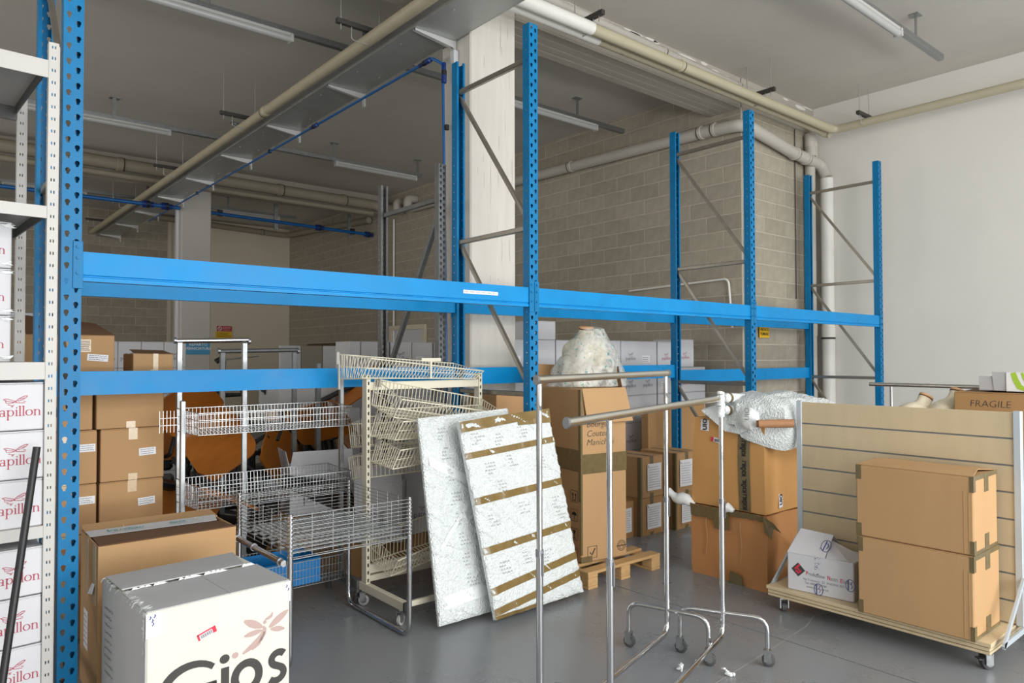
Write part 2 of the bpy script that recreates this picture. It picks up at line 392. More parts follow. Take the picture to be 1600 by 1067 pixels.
def scribble(T, w, h, rows, o, right, upv, m_=None, seed=1, lw=0.0022):
    """rows of small illegible print"""
    rnd = random.Random(seed); mb = MB()
    for r in range(rows):
        y = h*(1-(r+0.5)/rows); x = 0
        while x < w*rnd.uniform(0.75, 1.0):
            L = rnd.uniform(0.05, 0.16)*w; L = min(L, w-x)
            P = [(x+L*i/5, y+rnd.uniform(-.3, .3)*h/rows*0.6) for i in range(6)]; ribbon(mb, P, lw); x += L+0.03*w
    return put('small_print', mb.mesh('small_print', m_ or M_gink), T, frame(o, right, upv))

X, Y, Z = (1, 0, 0), (0, 1, 0), (0, 0, 1)
# ================================================================== SETTING
HC = 5.03; XR = 9.45; YB = 4.85; XA = 7.70; YF = 18.4; XL = -6.0; Y0F = -6.0
fl = struct('floor', MB().box(XL, XR, Y0F, YF, -0.30, -0.012), M_joint)
def slab(x0, x1, y0, y1):
    g = 0.005; part('floor_slab', MB().bbox(x0+g, x1-g, y0+g, y1-g, -0.05, 0.0, 0.002), M_floor, fl)
for xa, xb in ((XL, -2.0), (-2.0, 3.92), (3.92, XR)):
    for ya, yb in ((Y0F, 0.2), (0.2, 6.6), (6.6, 12.6), (12.6, YF)): slab(xa, xb, ya, yb)
mb = MB()
for P_, w_ in (([(4.66, 2.36), (4.22, 2.24), (3.7, 2.19), (3.15, 2.15), (2.6, 2.12)], 0.006), ([(3.98, 1.95), (3.86, 1.86), (3.80, 1.74), (3.82, 1.62)], 0.004), ([(4.35, 0.95), (4.0, 0.90), (3.6, 0.83)], 0.003), ([(3.2, 2.9), (3.5, 2.7), (3.9, 2.62)], 0.003)): ribbon(mb, P_, w_)
mb.xf(Matrix.Translation((0, 0, 0.0006))); part('scuff_mark', mb, mat('scuff_chalk', (160, 160, 160), 0.8), fl)
struct('ceiling', MB().box(XL, XR, Y0F, YF, HC, HC+0.25), M_ceil)
struct('wall_right', MB().box(XR, XR+0.25, Y0F, YB, 0, HC), M_white)
struct('wall_left', MB().box(XL-0.25, XL, Y0F, YF, 0, HC), M_white)
struct('wall_front', MB().box(XL, -1.8, Y0F-0.25, Y0F, 0, HC).box(8.2, XR, Y0F-0.25, Y0F, 0, HC).box(-1.8, 8.2, Y0F-0.25, Y0F, 4.5, HC), M_white)
# ---- blockwork walls: every course of blocks is laid, 0.5 x 0.2 m with recessed mortar
def block_mesh(i, L, H=0.2):
    g = 0.006; mb = MB().bbox(g, L-g, 0, 0.012, g, H-g, 0.002); return mb.mesh('concrete_block', M_block[i])
def block_wall(name, o, u, nrm, length, height, z0=0.0, thick=0.25, keep=300, score=None, skip=None):
    """o = corner at the floor, u = direction along, nrm = outward normal"""
    o = Vector(o); u = Vector(u); nn = Vector(nrm)
    M = Matrix((u, -nn, Vector(Z))).transposed().to_4x4()     # local x along, local y into the wall
    M.translation = o
    w = MB().box(0, length, 0, thick, z0, height, T=M); W = struct(name, w, M_mortar)
    B = []
    for r in range(int(round((height-z0)/0.2))+1):
        z = z0+r*0.2; x = -0.25 if r % 2 else 0.0
        H = min(0.2, height-z)
        if H < 0.03: continue
        while x < length-0.02:
            a = max(0, x); b = min(length, x+0.5)
            if b-a > 0.04 and not (skip and skip(a, b, z)): B.append((a, z, b-a, H))
            x += 0.5
    B.sort(key=lambda t: score(t) if score else t[0])
    cache = {}; rest = MB(); rnd = random.Random(len(name))
    for k, (a, z, L, H) in enumerate(B):
        i = rnd.randrange(4); pr = 0.003*rnd.random()
        if k < keep:
            key = (i, round(L, 3), round(H, 3))
            if key not in cache: cache[key] = block_mesh(i, L, H)
            put('concrete_block', cache[key], W, M @ Matrix.Translation((a, -0.004-pr*0.6, z)))
        else: rest.box(a+0.006, a+L-0.006, -0.004-pr*0.6, 0.002, z+0.006, z+H-0.006, T=M)
    if rest.v: part('blockwork', rest, M_block[1], W, kind='stuff')
    return W
zc = lambda z: abs(z-2.9)*0.35
block_wall('wall_right_back', (XA, YB+14.0, 0), (0, -1, 0), (-1, 0, 0), 14.0, HC, keep=300, score=lambda t: (14.0-t[0]) + (3 if t[1] < 1.2 else 0))
block_wall('wall_back', (XA+0.012, YB, 0), (1, 0, 0), (0, -1, 0), XR-XA-0.012, HC, thick=0.24)
block_wall('wall_far', (XL, YF, 0), (1, 0, 0), (0, -1, 0), 10.75, HC, keep=150, score=lambda t: abs(t[0]-9.2) + abs(t[1]-3.0)*0.8)
far = struct('wall_far_plastered', MB().box(4.75, XA, YF-0.02, YF+0.25, 0, HC), M_cream)
struct('trim_1', MB().box(4.68, 4.76, YF-0.05, YF, 0, HC), M_cream)
# ---- beams and pillars
def beam(name, x0, x1, y0, y1):
    b = struct(name, MB().bbox(x0, x1, y0, y1, 4.67, HC+0.02, 0.012), M_beam)
    for k in range(4):     # board marks of the shuttering on the underside
        w = (y1-y0)/4; part('board_mark', MB().bbox(x0, x1, y0+k*w+0.004, y0+(k+1)*w-0.004, 4.662, 4.676, 0.003), M_beam, b)
    return b
beam('beam_front', 4.11, XA, YB, 5.295); beam('beam_front_left', XL, 3.61, YB, 5.295)
struct('beam_end', MB().bbox(XA, XR, YB-0.012, 5.0, 4.67, HC+0.02, 0.01), M_beam)
beam('beam_far', XL, XA, 13.3, 13.75)
pp = MB(); rnd = random.Random(5)
for k in range(26):
    x = 4.6 + rnd.random()*4.7; z = HC-0.012-rnd.random()*rnd.random()*0.28; w = 0.03+rnd.random()*0.16; h = 0.008+rnd.random()*0.02
    pp.poly([(x+w*math.cos(a)*(0.7+0.3*rnd.random()), YB-0.014 if x > XA else YB-0.002, z+h*math.sin(a)*(0.6+0.4*rnd.random())) for a in [2*PI*i/9 for i in range(9)]][::1])
struct('beam_plaster_patches', pp, M_white)
def pillar(name, x0, x1, y0, y1, stain=True):
    P = struct(name, MB().bbox(x0, x1, y0, y1, 0, HC, 0.012), M_pill if stain else M_fpill)
    if stain:
        mb = MB(); rnd = random.Random(3)
        for k in range(26):
            x = x0+0.04+rnd.random()*(x1-x0-0.08); z = 1.9+rnd.random()*2.6; L = 0.03+rnd.random()**2*0.35; w = 0.0015+rnd.random()*0.003
            ribbon(mb, [(x-x0+rnd.uniform(-.003, .003), z+L*i/5) for i in range(6)], [w*0.4, w, w*1.4, w, w*1.2, w*0.3])
        mb.xf(frame((x0, y0, 0), X, Z)); part('drip_marks', mb, M_pstain, P)
    return P
pillar('pillar_near', 3.61, 4.11, YB, 5.275)
P2 = pillar('pillar_far', 3.61, 4.11, 13.3, 13.72, False)
struct('pillar_left', MB().bbox(-5.2, -4.7, YB, 5.275, 0, HC, 0.012), M_pill)
# channel and conduits on the left face of the pillars
for k, (y, pn) in enumerate(((5.02, 'pillar_near'), (13.42, 'pillar_far'))):
    o = single('wall_channel', MB().bbox(3.56, 3.608, y, y+0.06, 0.4, 4.3, 0.004), M_panel, ('grey metal cable channel running up the left face of the near pillar', 'pale cable channel running up the left face of the far pillar')[k], 'channel')
# red and yellow notices, blue department sign, hazard sign
def sign(name, label, o, w, h, m_, right=X, upv=Z, cat='sign'):
    t = thing(name, label, cat, o); b = MB().box(0, w, 0, h, 0, 0.006); put('sign_plate', b.mesh('sign_plate', m_), t, frame((0, 0, 0), right, upv)); return t
t = sign('warning_notice', 'red and yellow warning notice on the cream far wall', (5.83, YF-0.032, 2.30), 0.36, 0.13, M_rsign)
rb = MB(); ribbon(rb, arc(0.07, 0.065, 0.045, 0.045, 0, 360, 20), 0.014, True); ribbon(rb, [(0.04, 0.095), (0.10, 0.035)], 0.012); put('symbol', rb.mesh('symbol', M_label), t, frame((0, -0.008, 0), X, Z))
scribble(t, 0.2, 0.09, 3, (0.14, -0.009, 0.02), X, Z, M_label, 3, 0.006)
t = sign('caution_notice', 'yellow caution notice right under the red one on the far wall', (5.80, YF-0.032, 2.13), 0.40, 0.16, M_yel)
scribble(t, 0.34, 0.12, 4, (0.03, -0.009, 0.02), X, Z, M_ink, 4, 0.009)
t = sign('department_sign', 'light blue REPARTO VERNICIATURA sign on the far pillar', (3.70, 13.288, 1.70), 0.40, 0.245, M_bsign)
text(t, 'REPARTO', 0.072, (0.20, -0.008, 0.155), X, Z, M_label, bold=0.001, center=True); text(t, 'VERNICIATURA', 0.064, (0.20, -0.008, 0.085), X, Z, M_label, bold=0.001, center=True)
t = sign('load_sign', 'yellow sign with black print on the back block wall', (8.02, YB-0.022, 1.88), 0.22, 0.15, M_yel)
text(t, 'VIETATO', 0.05, (0.11, -0.008, 0.085), X, Z, M_ink, bold=0.001, center=True); text(t, 'FUMARE', 0.05, (0.11, -0.008, 0.03), X, Z, M_ink, bold=0.001, center=True)
# doors and openings of the right back wall and the far wall
def door(name, y0, y1, h, mf, ml, t=0.09):
    d = struct(name, MB().prism([(XA-0.07, y0, 0), (XA-0.07, y0+t, 0), (XA-0.07, y0+t, h-t), (XA-0.07, y1-t, h-t), (XA-0.07, y1-t, 0), (XA-0.07, y1, 0), (XA-0.07, y1, h), (XA-0.07, y0, h)], (0.055, 0, 0)), mf)
    part('door_leaf', MB().bbox(XA-0.045, XA-0.015, y0+t, y1-t, 0, h-t, 0.004), ml, d); part('door_handle', MB().tube([(XA-0.05, y0+t+0.08, 1.05), (XA-0.10, y0+t+0.08, 1.05), (XA-0.10, y0+t+0.2, 1.05)], 0.011), M_galv, d)
door('door_1', 15.45, 17.1, 1.98, M_doorb, M_doorg)
door('door_2', 11.75, 13.1, 2.29, M_cream, M_panel)
d = struct('door_3', MB().box(-0.2, -0.1, YF-0.06, YF, 0, 2.6).box(2.35, 2.45, YF-0.06, YF, 0, 2.6).box(-0.2, 2.45, YF-0.06, YF, 2.5, 2.6), M_galv)
for k in range(4): part('door_leaf', MB().bbox(-0.1+k*0.612, 0.50+k*0.612, YF-0.045, YF-0.02, 0, 2.5, 0.01), M_cream, d)

# ================================================================== SERVICES UNDER THE CEILING
# cable tray along the pillars, on cantilever brackets
t = thing('cable_tray', 'long galvanised cable tray running under the ceiling past both pillars', 'cable tray', (3.39, 10, 4.39))
yb0, yb1 = 2.6, 18.38
part('tray_bottom', MB().box(3.175, 3.585, yb0, yb1, 4.39, 4.394), M_tray, t, world=True)
part('side_lip', MB().box(3.172, 3.176, yb0, yb1, 4.388, 4.475).box(3.176, 3.19, yb0, yb1, 4.472, 4.475), M_tray, t, world=True)
part('side_lip', MB().box(3.584, 3.588, yb0, yb1, 4.388, 4.475), M_tray, t, world=True)
for yy in [3.45+1.62*k for k in range(10)]:
    b = part('bracket', MB().prism([(3.19, yy-0.02, 4.388), (3.595, yy-0.02, 4.388), (3.595, yy-0.02, 4.315), (3.56, yy-0.02, 4.33), (3.19, yy-0.02, 4.372)], (0, 0.004, 0)).prism([(3.19, yy+0.016, 4.388), (3.595, yy+0.016, 4.388), (3.595, yy+0.016, 4.315), (3.56, yy+0.016, 4.33), (3.19, yy+0.016, 4.372)], (0, 0.004, 0)).quad((3.19, yy-0.02, 4.372), (3.19, yy+0.02, 4.372), (3.56, yy+0.02, 4.33), (3.56, yy-0.02, 4.33)).box(3.588, 3.604, yy-0.022, yy+0.022, 4.25, 4.42), M_zinc, t, world=True)
rv = MB()
for yy in [3.0+0.8*k for k in range(19)]:
    for xx in (3.26, 3.5): rv.box(xx-0.006, xx+0.006, yy-0.006, yy+0.006, 4.385, 4.39)
part('rivets', rv, M_rod, t, world=True)
def pipe(label, pts, r, m_, name='pipe', rings=(), rm=None, fr=0.18, n=16, cat='pipe', group=None, collar=True, base=None):
    P = fillet(pts, fr) if len(pts) > 2 else [Vector(p) for p in pts]
    t = thing(name, label, cat, base or tuple(P[0]), group=group)
    part('pipe_run', MB().tube(P, r, n), m_, t, world=True, smooth=True)
    for (c, d, L) in rings:
        c = Vector(c); d = Vector(d).normalized(); part('joint_collar', MB().tube([c-d*L/2, c-d*L*0.42, c+d*L*0.42, c+d*L/2], [r*1.02, r*1.14, r*1.14, r*1.02], n), m_, t, world=True, smooth=True)
        part('gasket', MB().tube([c+d*L*0.5, c+d*(L*0.5+0.012)], r*1.10, n), rm or M_pring, t, world=True)
    return t
pipe('beige pipe running along the outer lip of the cable tray', [(3.06, 2.2, 4.44), (3.06, 18.2, 4.44)], 0.052, M_pipe, rings=[((3.06, 8.0, 4.44), Y, 0.1)], base=(3.06, 10, 4.44))
single('drop_rod', MB().tube([(3.19, 4.62, 4.47), (3.19, 4.62, HC)], 0.012), M_rod, 'pale round rod dropping from the ceiling to the tray lip above the near pillar', 'rod')
YP = 4.40; ZP = 4.57
t = pipe('upper beige drain pipe turning the corner onto the right wall', [(3.2, YP, ZP), (9.12, YP, ZP), (9.12, -1.0, ZP)], 0.052, M_pipe, rings=[((5.9, YP, ZP), X, 0.05)], fr=0.12, base=(6, YP, ZP))
part('white_sleeve', MB().tube([(3.2, YP, ZP), (4.62, YP, ZP)], 0.058, 18), M_wpipe, t, world=True, smooth=True, label='white painted length of pipe')
t = pipe('lower beige drain pipe running beside the upper one', [(3.2, 4.54, ZP+0.01), (8.95, 4.54, ZP+0.01), (9.16, 4.53, ZP-0.01), (9.16, 4.47, ZP-0.03)], 0.044, M_pipe, fr=0.08, base=(6, 4.55, ZP))
part('white_sleeve', MB().tube([(3.2, 4.54, ZP+0.01), (4.85, 4.54, ZP+0.01)], 0.049, 18), M_wpipe, t, world=True, smooth=True, label='white painted length of pipe')
pipe('slim grey pipe clipped high along the face of the front beam', [(3.3, 4.77, 4.94), (9.2, 4.77, 4.83), (9.27, 4.74, 4.5), (9.27, 4.74, 4.3)], 0.045, M_gpipe, rings=[((x, 4.77, 4.94-(x-3.3)*0.0186), X, 0.06) for x in (6.09, 7.5, 9.0)], fr=0.12, base=(6, 4.77, 4.9))
# grey waste pipe round the corner of the block walls and down
pipe('thick grey waste pipe running along the block wall, round its corner and down', [(7.60, 12.2, 4.60), (7.60, 5.3, 4.46), (7.59, 4.74, 4.42), (8.7, 4.74, 4.28), (9.36, 4.70, 4.22), (9.36, 4.62, 4.03)], 0.075, M_gpipe, fr=0.16,
     rings=[((7.6, 7.67, 4.512), Y, 0.06), ((7.6, 5.35, 4.463), Y, 0.05), ((7.6, 5.15, 4.455), Y, 0.05), ((8.75, 4.738, 4.275), X, 0.06), ((9.0, 4.72, 4.25), X, 0.05)], base=(9.0, 4.74, 4.3))
t = thing('down_pipe', 'white down pipe in the corner right of the last block wall', 'pipe', (9.355, 4.605, 0))
part('pipe_run', MB().tube([(9.358, 4.618, 0.01), (9.358, 4.618, 4.02)], 0.082, 18), M_wpipe, t, world=True, smooth=True)
part('socket', MB().tube([(9.358, 4.618, 1.90), (9.358, 4.618, 2.05)], 0.088, 18), M_wpipe, t, world=True, smooth=True); part('gasket', MB().tube([(9.358, 4.618, 1.875), (9.358, 4.618, 1.90)], 0.087, 18), M_pring, t, world=True)
t = thing('down_pipe', 'grey down pipe in the corner behind the last blue back post', 'pipe', (9.24, 4.76, 0))
part('pipe_run', MB().tube([(9.20, 4.765, 0), (9.20, 4.765, 4.62)], 0.066, 16), M_gpipe, t, world=True, smooth=True); part('socket', MB().tube([(9.20, 4.765, 1.92), (9.20, 4.765, 2.08)], 0.073, 16), M_gpipe, t, world=True, smooth=True)
part('rodding_cap', MB().tube([(9.14, 4.72, 4.30), (9.14, 4.72, 4.42)], 0.07, 16), M_gpipe, t, world=True, smooth=True)
pipe('thin dark cable dropping down the back block wall corner', [(8.93, 4.83, 4.65), (8.93, 4.83, 2.4)], 0.006, M_strut, name='cable', cat='cable')
pipe('slim white conduit bending down on the block wall behind the third bay', [(7.66, 6.6, 2.56), (7.66, 5.02, 2.60), (7.66, 4.97, 2.0)], 0.014, M_wpipe, name='conduit', cat='conduit', fr=0.08)
# far pipes along the far beam and wall
pipe('large beige pipe along the near face of the far beam', [(-5.5, 13.13, 4.90), (7.3, 13.13, 4.78), (7.52, 13.0, 4.70), (7.56, 12.5, 4.63)], 0.10, M_fpipe, rings=[((x, 13.13, 4.90-(x+5.5)*0.0094), X, 0.10) for x in (2.6, 5.3, 6.6)], fr=0.2, base=(2, 13.13, 4.9))
pipe('thinner beige pipe below the large one on the far beam', [(-5.5, 13.2, 4.72), (7.3, 13.2, 4.62)], 0.05, M_fpipe, base=(2, 13.2, 4.7))
pipe('beige pipe running along the top of the far wall and back along the block wall', [(4.3, 18.25, 4.95), (7.55, 18.25, 4.85), (7.6, 13.9, 4.62)], 0.07, M_fpipe, fr=0.2, rings=[((6.9, 18.25, 4.87), X, 0.06)])
for k, yy in enumerate((12.55, 12.15)):
    t = thing('pipe_stub', ('short grey pipe elbow out of the block wall left of the steel frame post', 'short grey pipe elbow out of the block wall nearer the steel frame')[k], 'pipe', (7.6, yy, 4.75))
    part('pipe_run', MB().tube(fillet([(7.69, yy, 4.78), (7.50, yy, 4.78), (7.50, yy, 4.6)], 0.08), 0.085, 14), M_gpipe, t, world=True, smooth=True)
# strut supports on threaded rods
def strut(label, c, d, rods, L):
    t = thing('pipe_hanger', label, 'hanger', c); c = Vector(c); d = Vector(d)
    a = c-d*L/2; b = c+d*L/2; s_ = Vector((-d.y, d.x, 0))*0.021
    part('strut', MB().prism([a-s_, a+s_, a+s_+Vector((0, 0, .042)), a-s_+Vector((0, 0, .042))], b-a), M_strut, t, world=True)
    for k in rods:
        p = c+d*k; part('threaded_rod', MB().tube([p-Vector((0, 0, .05)), (p.x, p.y, HC)], 0.005, 6), M_rod, t, world=True)
        part('nut', MB().tube([p+Vector((0, 0, .045)), p+Vector((0, 0, .06))], 0.012, 6), M_rod, t, world=True)
    part('clamp', MB().tube(fillet([c-d*0.09, c-d*0.09-Vector((0, 0, .11)), c+d*0.09-Vector((0, 0, .11)), c+d*0.09], 0.03), 0.005, 6), M_rod, t, world=True)
for k, x in enumerate((4.62, 7.45)): strut(('black strut hanger over the white sleeved end of the pipes', 'black strut hanger over the pipes above the third blue post')[k], (x, 4.47, ZP+0.08), (0, 1, 0), (-0.16, 0.14), 0.42)
strut('black strut hanger on the right wall beside the pipe corner', (9.14, 4.02, ZP+0.08), (1, 0, 0), (-0.13, 0.13), 0.36)
for k, (y, w) in enumerate(((5.6, 'nearest'), (8.6, 'second nearest'), (11.6, 'third'), (14.6, 'fourth'), (17.0, 'farthest'))): strut('strut hanger above the cable tray on threaded rods, %s of the row' % w, (2.98, y, 4.50), (1, 0, 0), (-0.19, 0.18), 0.46)
# cable trunking rows with tube lights
def plate(t, x, y, z0): part('hanger_bracket', MB().box(x-0.02, x+0.02, y-0.004, y+0.004, z0, HC-0.004).box(x-0.06, x+0.06, y-0.04, y+0.04, HC-0.008, HC-0.002), M_galv, t, world=True)
for (y, x0, x1, lb) in ((6.60, -4.5, 7.55, 'trunking row over the first inner bay'), (10.45, -4.5, 6.72, 'trunking row over the second inner bay'), (2.83, -2.0, 8.24, 'trunking row on the near ceiling at upper right'), (15.4, -4.5, 6.6, 'trunking row beyond the far beam')):
    t = thing('cable_trunking', 'grey metal ' + lb, 'trunking', ((x0+x1)/2, y, 4.74))
    part('channel', MB().bbox(x0, x1, y-0.03, y+0.03, 4.74, 4.80, 0.003), M_galv, t, world=True)
    x = x0+0.3
    while x < x1: plate(t, x, y, 4.79); x += 1.55
def tubelight(x0, x1, y, label):
    t = thing('tube_light', label, 'ceiling light', ((x0+x1)/2, y-0.05, 4.69))
    part('housing', MB().bbox(x0, x1, y-0.055, y+0.03, 4.715, 4.742, 0.004), M_shelf, t, world=True)
    part('lamp_tube', MB().tube([(x0+0.03, y-0.03, 4.69), (x1-0.03, y-0.03, 4.69)], 0.034, 14), M_lamp, t, world=True, smooth=True)
    for x in (x0+0.015, x1-0.015): part('end_cap', MB().bbox(x-0.015, x+0.015, y-0.07, y+0.01, 4.655, 4.73, 0.004), M_shelf, t, world=True)
for a in ((1.2, 2.77, 6.60, 'unlit tube light at upper left, nearest of the inner bays'), (5.45, 6.98, 6.60, 'unlit tube light behind the second blue post'), (0.9, 2.68, 10.45, 'unlit tube light left of the tray over the second bay'), (5.10, 6.6, 10.45, 'unlit tube light near the block wall over the second bay'),
          (4.9, 6.2, 15.4, 'unlit tube light beyond the far beam, right of the far pillar'), (1.2, 2.5, 15.4, 'unlit tube light beyond the far beam, left of the far pillar'), (5.6, 7.12, 2.83, 'unlit tube light on the near ceiling at upper right')): tubelight(*a)
# compressed-air pipes
def airpipe(label, pts, r, joints, clips, fr=0.05):
    P = fillet(pts, fr) if len(pts) > 2 else [Vector(p) for p in pts]
    t = thing('air_pipe', label, 'pipe', tuple(P[0])); part('pipe_run', MB().tube(P, r, 12), M_blueP, t, world=True, smooth=True)
    for c, d in joints:
        c = Vector(c); d = Vector(d).normalized()
        part('fitting', MB().tube([c-d*.09, c-d*.085, c-d*.02, c+d*.02, c+d*.085, c+d*.09], [r*1.2, r*1.9, r*1.9, r*1.5, r*1.5, r*1.2], 12), M_blueF, t, world=True, smooth=True); part('fitting_ring', MB().tube([c-d*.02, c+d*.02], r*1.95, 12), M_black, t, world=True)
    for c in clips: c = Vector(c); part('pipe_clip', MB().bbox(c.x-r*1.5, c.x+r*1.5, c.y-0.015, c.y+0.015, c.z-r*1.4, c.z+r*2.4, 0.003), M_black, t, world=True)
airpipe('blue compressed air pipe under the cable tray that drops down the near pillar', [(3.46, 14.9, 4.25), (3.46, 5.20, 4.25), (3.50, 5.10, 4.18), (3.52, 5.07, 1.2)], 0.012, [((3.46, 7.6, 4.25), Y), ((3.46, 5.32, 4.25), Y), ((3.505, 5.09, 4.10), Z)], [(3.46, 8.9, 4.25), (3.46, 11.9, 4.25), (3.52, 5.07, 3.62)])
airpipe('blue compressed air pipe crossing to the left of the far pillar', [(-4.0, 13.22, 4.24), (3.56, 13.22, 4.24)], 0.032, [((3.05, 13.22, 4.24), X), ((3.35, 13.22, 4.24), X)], [])
airpipe('blue compressed air pipe running from the far pillar to the block wall', [(4.05, 13.88, 4.36), (7.66, 13.88, 4.30)], 0.032, [((6.45, 13.88, 4.32), X), ((7.58, 13.88, 4.30), X)], [(4.45, 13.88, 4.355), (7.2, 13.88, 4.31)])
for k, x in enumerate((5.55, 7.15)):
    single('drop_bracket', MB().box(x-0.035, x+0.035, 13.92, 13.96, 4.2, HC), M_galv, ('perforated steel drop bracket holding the air pipe, left one', 'perforated steel drop bracket holding the air pipe by the block wall')[k], 'bracket')
pipe('pale conduit running down the block wall below the end of the air pipe', [(7.66, 13.55, 4.25), (7.66, 13.55, 0.3)], 0.02, M_wpipe, name='conduit', cat='conduit')
pipe('second pale conduit just right of the first on the block wall', [(7.66, 12.95, 4.5), (7.66, 12.95, 0.3)], 0.02, M_wpipe, name='conduit', cat='conduit')
# ================================================================== PALLET RACKING
RX, RY, RD, RH, BAY = 0.554, 3.762, 0.941, 4.007, 2.80
def perforated(mb, o, u, w, z0, z1, cols, pitch, holef, nang=16):
    """strip with real holes; o corner, u unit along the width; cols = (x centre, z offset)"""
    o = Vector(o); u = Vector(u); cw = w/len(cols)
    for ci, (cx, off) in enumerate(cols):
        xa, xb = ci*cw, (ci+1)*cw; edges = [z0]; z = z0+off
        while z < z1-pitch*0.3: 
            if z > z0+pitch*0.3: edges.append(z)
            z += pitch
        edges.append(z1)
        for a, b in zip(edges[:-1], edges[1:]):
            zc_ = (a+b)/2; inner = []; outer = []
            hw, hh = (xb-xa)/2, (b-a)/2; cc = math.atan2(hh, hw); angs = []
            for q in (cc, PI-cc, PI+cc, 2*PI-cc): angs.append(q)
            for k in range(nang-4): angs.append(2*PI*(k+0.5)/(nang-4))
            angs = sorted(x % (2*PI) for x in angs)
            for t in angs:
                dx, dz = math.cos(t), math.sin(t); s = min(hw/abs(dx) if abs(dx) > 1e-6 else 9, hh/abs(dz) if abs(dz) > 1e-6 else 9)
                outer.append(((xa+xb)/2+dx*s, zc_+dz*s)); r = holef(t); inner.append((cx+dx*r, zc_+dz*r))
            n = len(mb.v); k = len(angs)
            for (x, z) in inner+outer: p = o+u*x; mb.v.append((p.x, p.y, z))
            for i in range(k): j = (i+1) % k; mb.f.append((n+i, n+j, n+k+j, n+k+i))
def keyhole(t):
    t = (t+PI) % (2*PI)-PI; r = 0.0105
    if -PI*0.66 < t < -PI*0.34: return 0.019
    if -PI*0.72 < t < -PI*0.28: return 0.012
    return r
def roundhole(t): return 0.0042
def upright_mesh(h, m_, w=0.08, d=0.07, pitch=0.0714, name='upright'):
    mb = MB()
    perforated(mb, (-w/2, 0, 0), (1, 0, 0), w, 0.0, h, ((w*0.27, pitch/2), (w*0.73, 0.0)), pitch, keyhole)
    perforated(mb, (-w/2, 0, 0), (0, 1, 0), d, 0.0, h, ((d*0.45, 0.0),), pitch, roundhole, 12)
    perforated(mb, (w/2, 0, 0), (0, 1, 0), d, 0.0, h, ((d*0.45, 0.0),), pitch, roundhole, 12)
    for s in (-1, 1):
        mb.quad((s*w/2, d, 0), (s*(w/2-0.018), d, 0), (s*(w/2-0.018), d, h), (s*w/2, d, h)); mb.quad((s*(w/2-0.018), d, 0), (s*(w/2-0.018), d-0.014, 0), (s*(w/2-0.018), d-0.014, h), (s*(w/2-0.018), d, h))
    mb.box(-w/2-0.012, w/2+0.012, -0.015, d+0.012, 0.0, 0.006)
    me = mb.mesh(name, m_); sm = None
    return me
rack = thing('pallet_rack', 'tall blue three bay pallet rack with long beams and perforated posts', 'pallet rack', (RX+BAY*1.5, RY+RD/2, 0))
um = upright_mesh(RH, M_blued)
inv = WM[rack.name].inverted()
rack_r = random.Random(2)
for i in range(4):
    x = RX+BAY*i
    put('upright', um, rack, inv @ Matrix.Translation((x, RY, 0))); put('upright', um, rack, inv @ Matrix.Translation((x, RY+RD, 0)) @ Matrix.Rotation(PI, 4, 'Z'))
    ya, yb = RY+0.05, RY+RD-0.05
    for k, z in enumerate((0.18, 1.385, 2.56, 3.765)):
        part('cross_bar', MB().bbox(x-0.022, x+0.010, ya, yb, z-0.018, z+0.018, 0.004), M_brace, rack, world=True)
    for z in (0.18, 1.385, 2.56):
        part('diagonal_brace', MB().tube([(x+0.006, ya, z+0.04), (x+0.006, yb, z+1.17)], 0.019, 4), M_brace, rack, world=True)
def rbeam(x0, x1, yf, ztop, sgn, sticker=False, h=0.135, m_=None):
    """sgn -1: front beam, its face on the -Y side"""
    m_ = m_ or M_blue; d = 0.045
    P = [(0, 0), (0, -(h-0.024)), (0.006, -(h-0.020)), (0.006, -(h-0.015)), (0, -(h-0.012)), (0, -h), (d, -h), (d, 0)]
    P = [(0, 0), (0, -(h-0.030)), (0.007, -(h-0.026)), (0.007, -(h-0.022)), (-0.001, -(h-0.018)), (-0.001, -h), (d, -h), (d, 0)]
    PP = [(x0, yf-sgn*p[0], ztop+p[1]) for p in P]
    b = part('beam', MB().prism(PP if sgn < 0 else PP[::-1], (x1-x0, 0, 0)), m_, rack, world=True)
    for xx, s in ((x0, -1), (x1, 1)):
        a, c = (xx-0.036, xx+0.004) if s < 0 else (xx-0.004, xx+0.036)
        y0_, y1_ = (yf-0.012, yf-0.008) if sgn < 0 else (yf+0.008, yf+0.012)
        y0_, y1_ = (RY-0.005, RY-0.0005) if sgn < 0 else (RY+RD+0.0005, RY+RD+0.005)
        mb = MB().bbox(a, c, y0_, y1_, ztop-h-0.035, ztop+0.045, 0.0015)
        cn = part('beam_connector', mb, M_blued, b, world=True)
        # bolts sit on the same connector
        bm = MB()
        for zz in (ztop+0.02, ztop-0.03, ztop-0.10): yy = y0_ if sgn < 0 else y1_; bm.tube([((a+c)/2, yy, zz), ((a+c)/2, yy+sgn*0.006, zz)], 0.008, 8)
        part('bolts', bm, M_blued, b, world=True)
    return b
for i in range(3):
    x0, x1 = RX+BAY*i+0.041, RX+BAY*(i+1)-0.041
    b = rbeam(x0, x1, RY+0.004, 2.134, -1)
    if i == 0:
        st = MB().bbox(2.742, 3.03, RY-0.0005, RY+0.002, 2.062, 2.085, 0.0003); s_ = part('white_sticker', st, M_label, b, world=True)
        pm = MB(); rnd = random.Random(9)
        for k in range(6):
            for j in range(4): xx = 2.755+k*0.046+j*0.008; ribbon(pm, [(xx, 2.067+rnd.random()*.004), (xx+rnd.uniform(-.003, .004), 2.080)], 0.0022)
        pm.xf(Matrix(((1, 0, 0, 0), (0, 0, -1, RY-0.0015), (0, 1, 0, 0), (0, 0, 0, 1)))); part('small_print', pm, M_ink, b, world=True)
    rbeam(x0, x1, RY+RD-0.004, 2.134, 1)
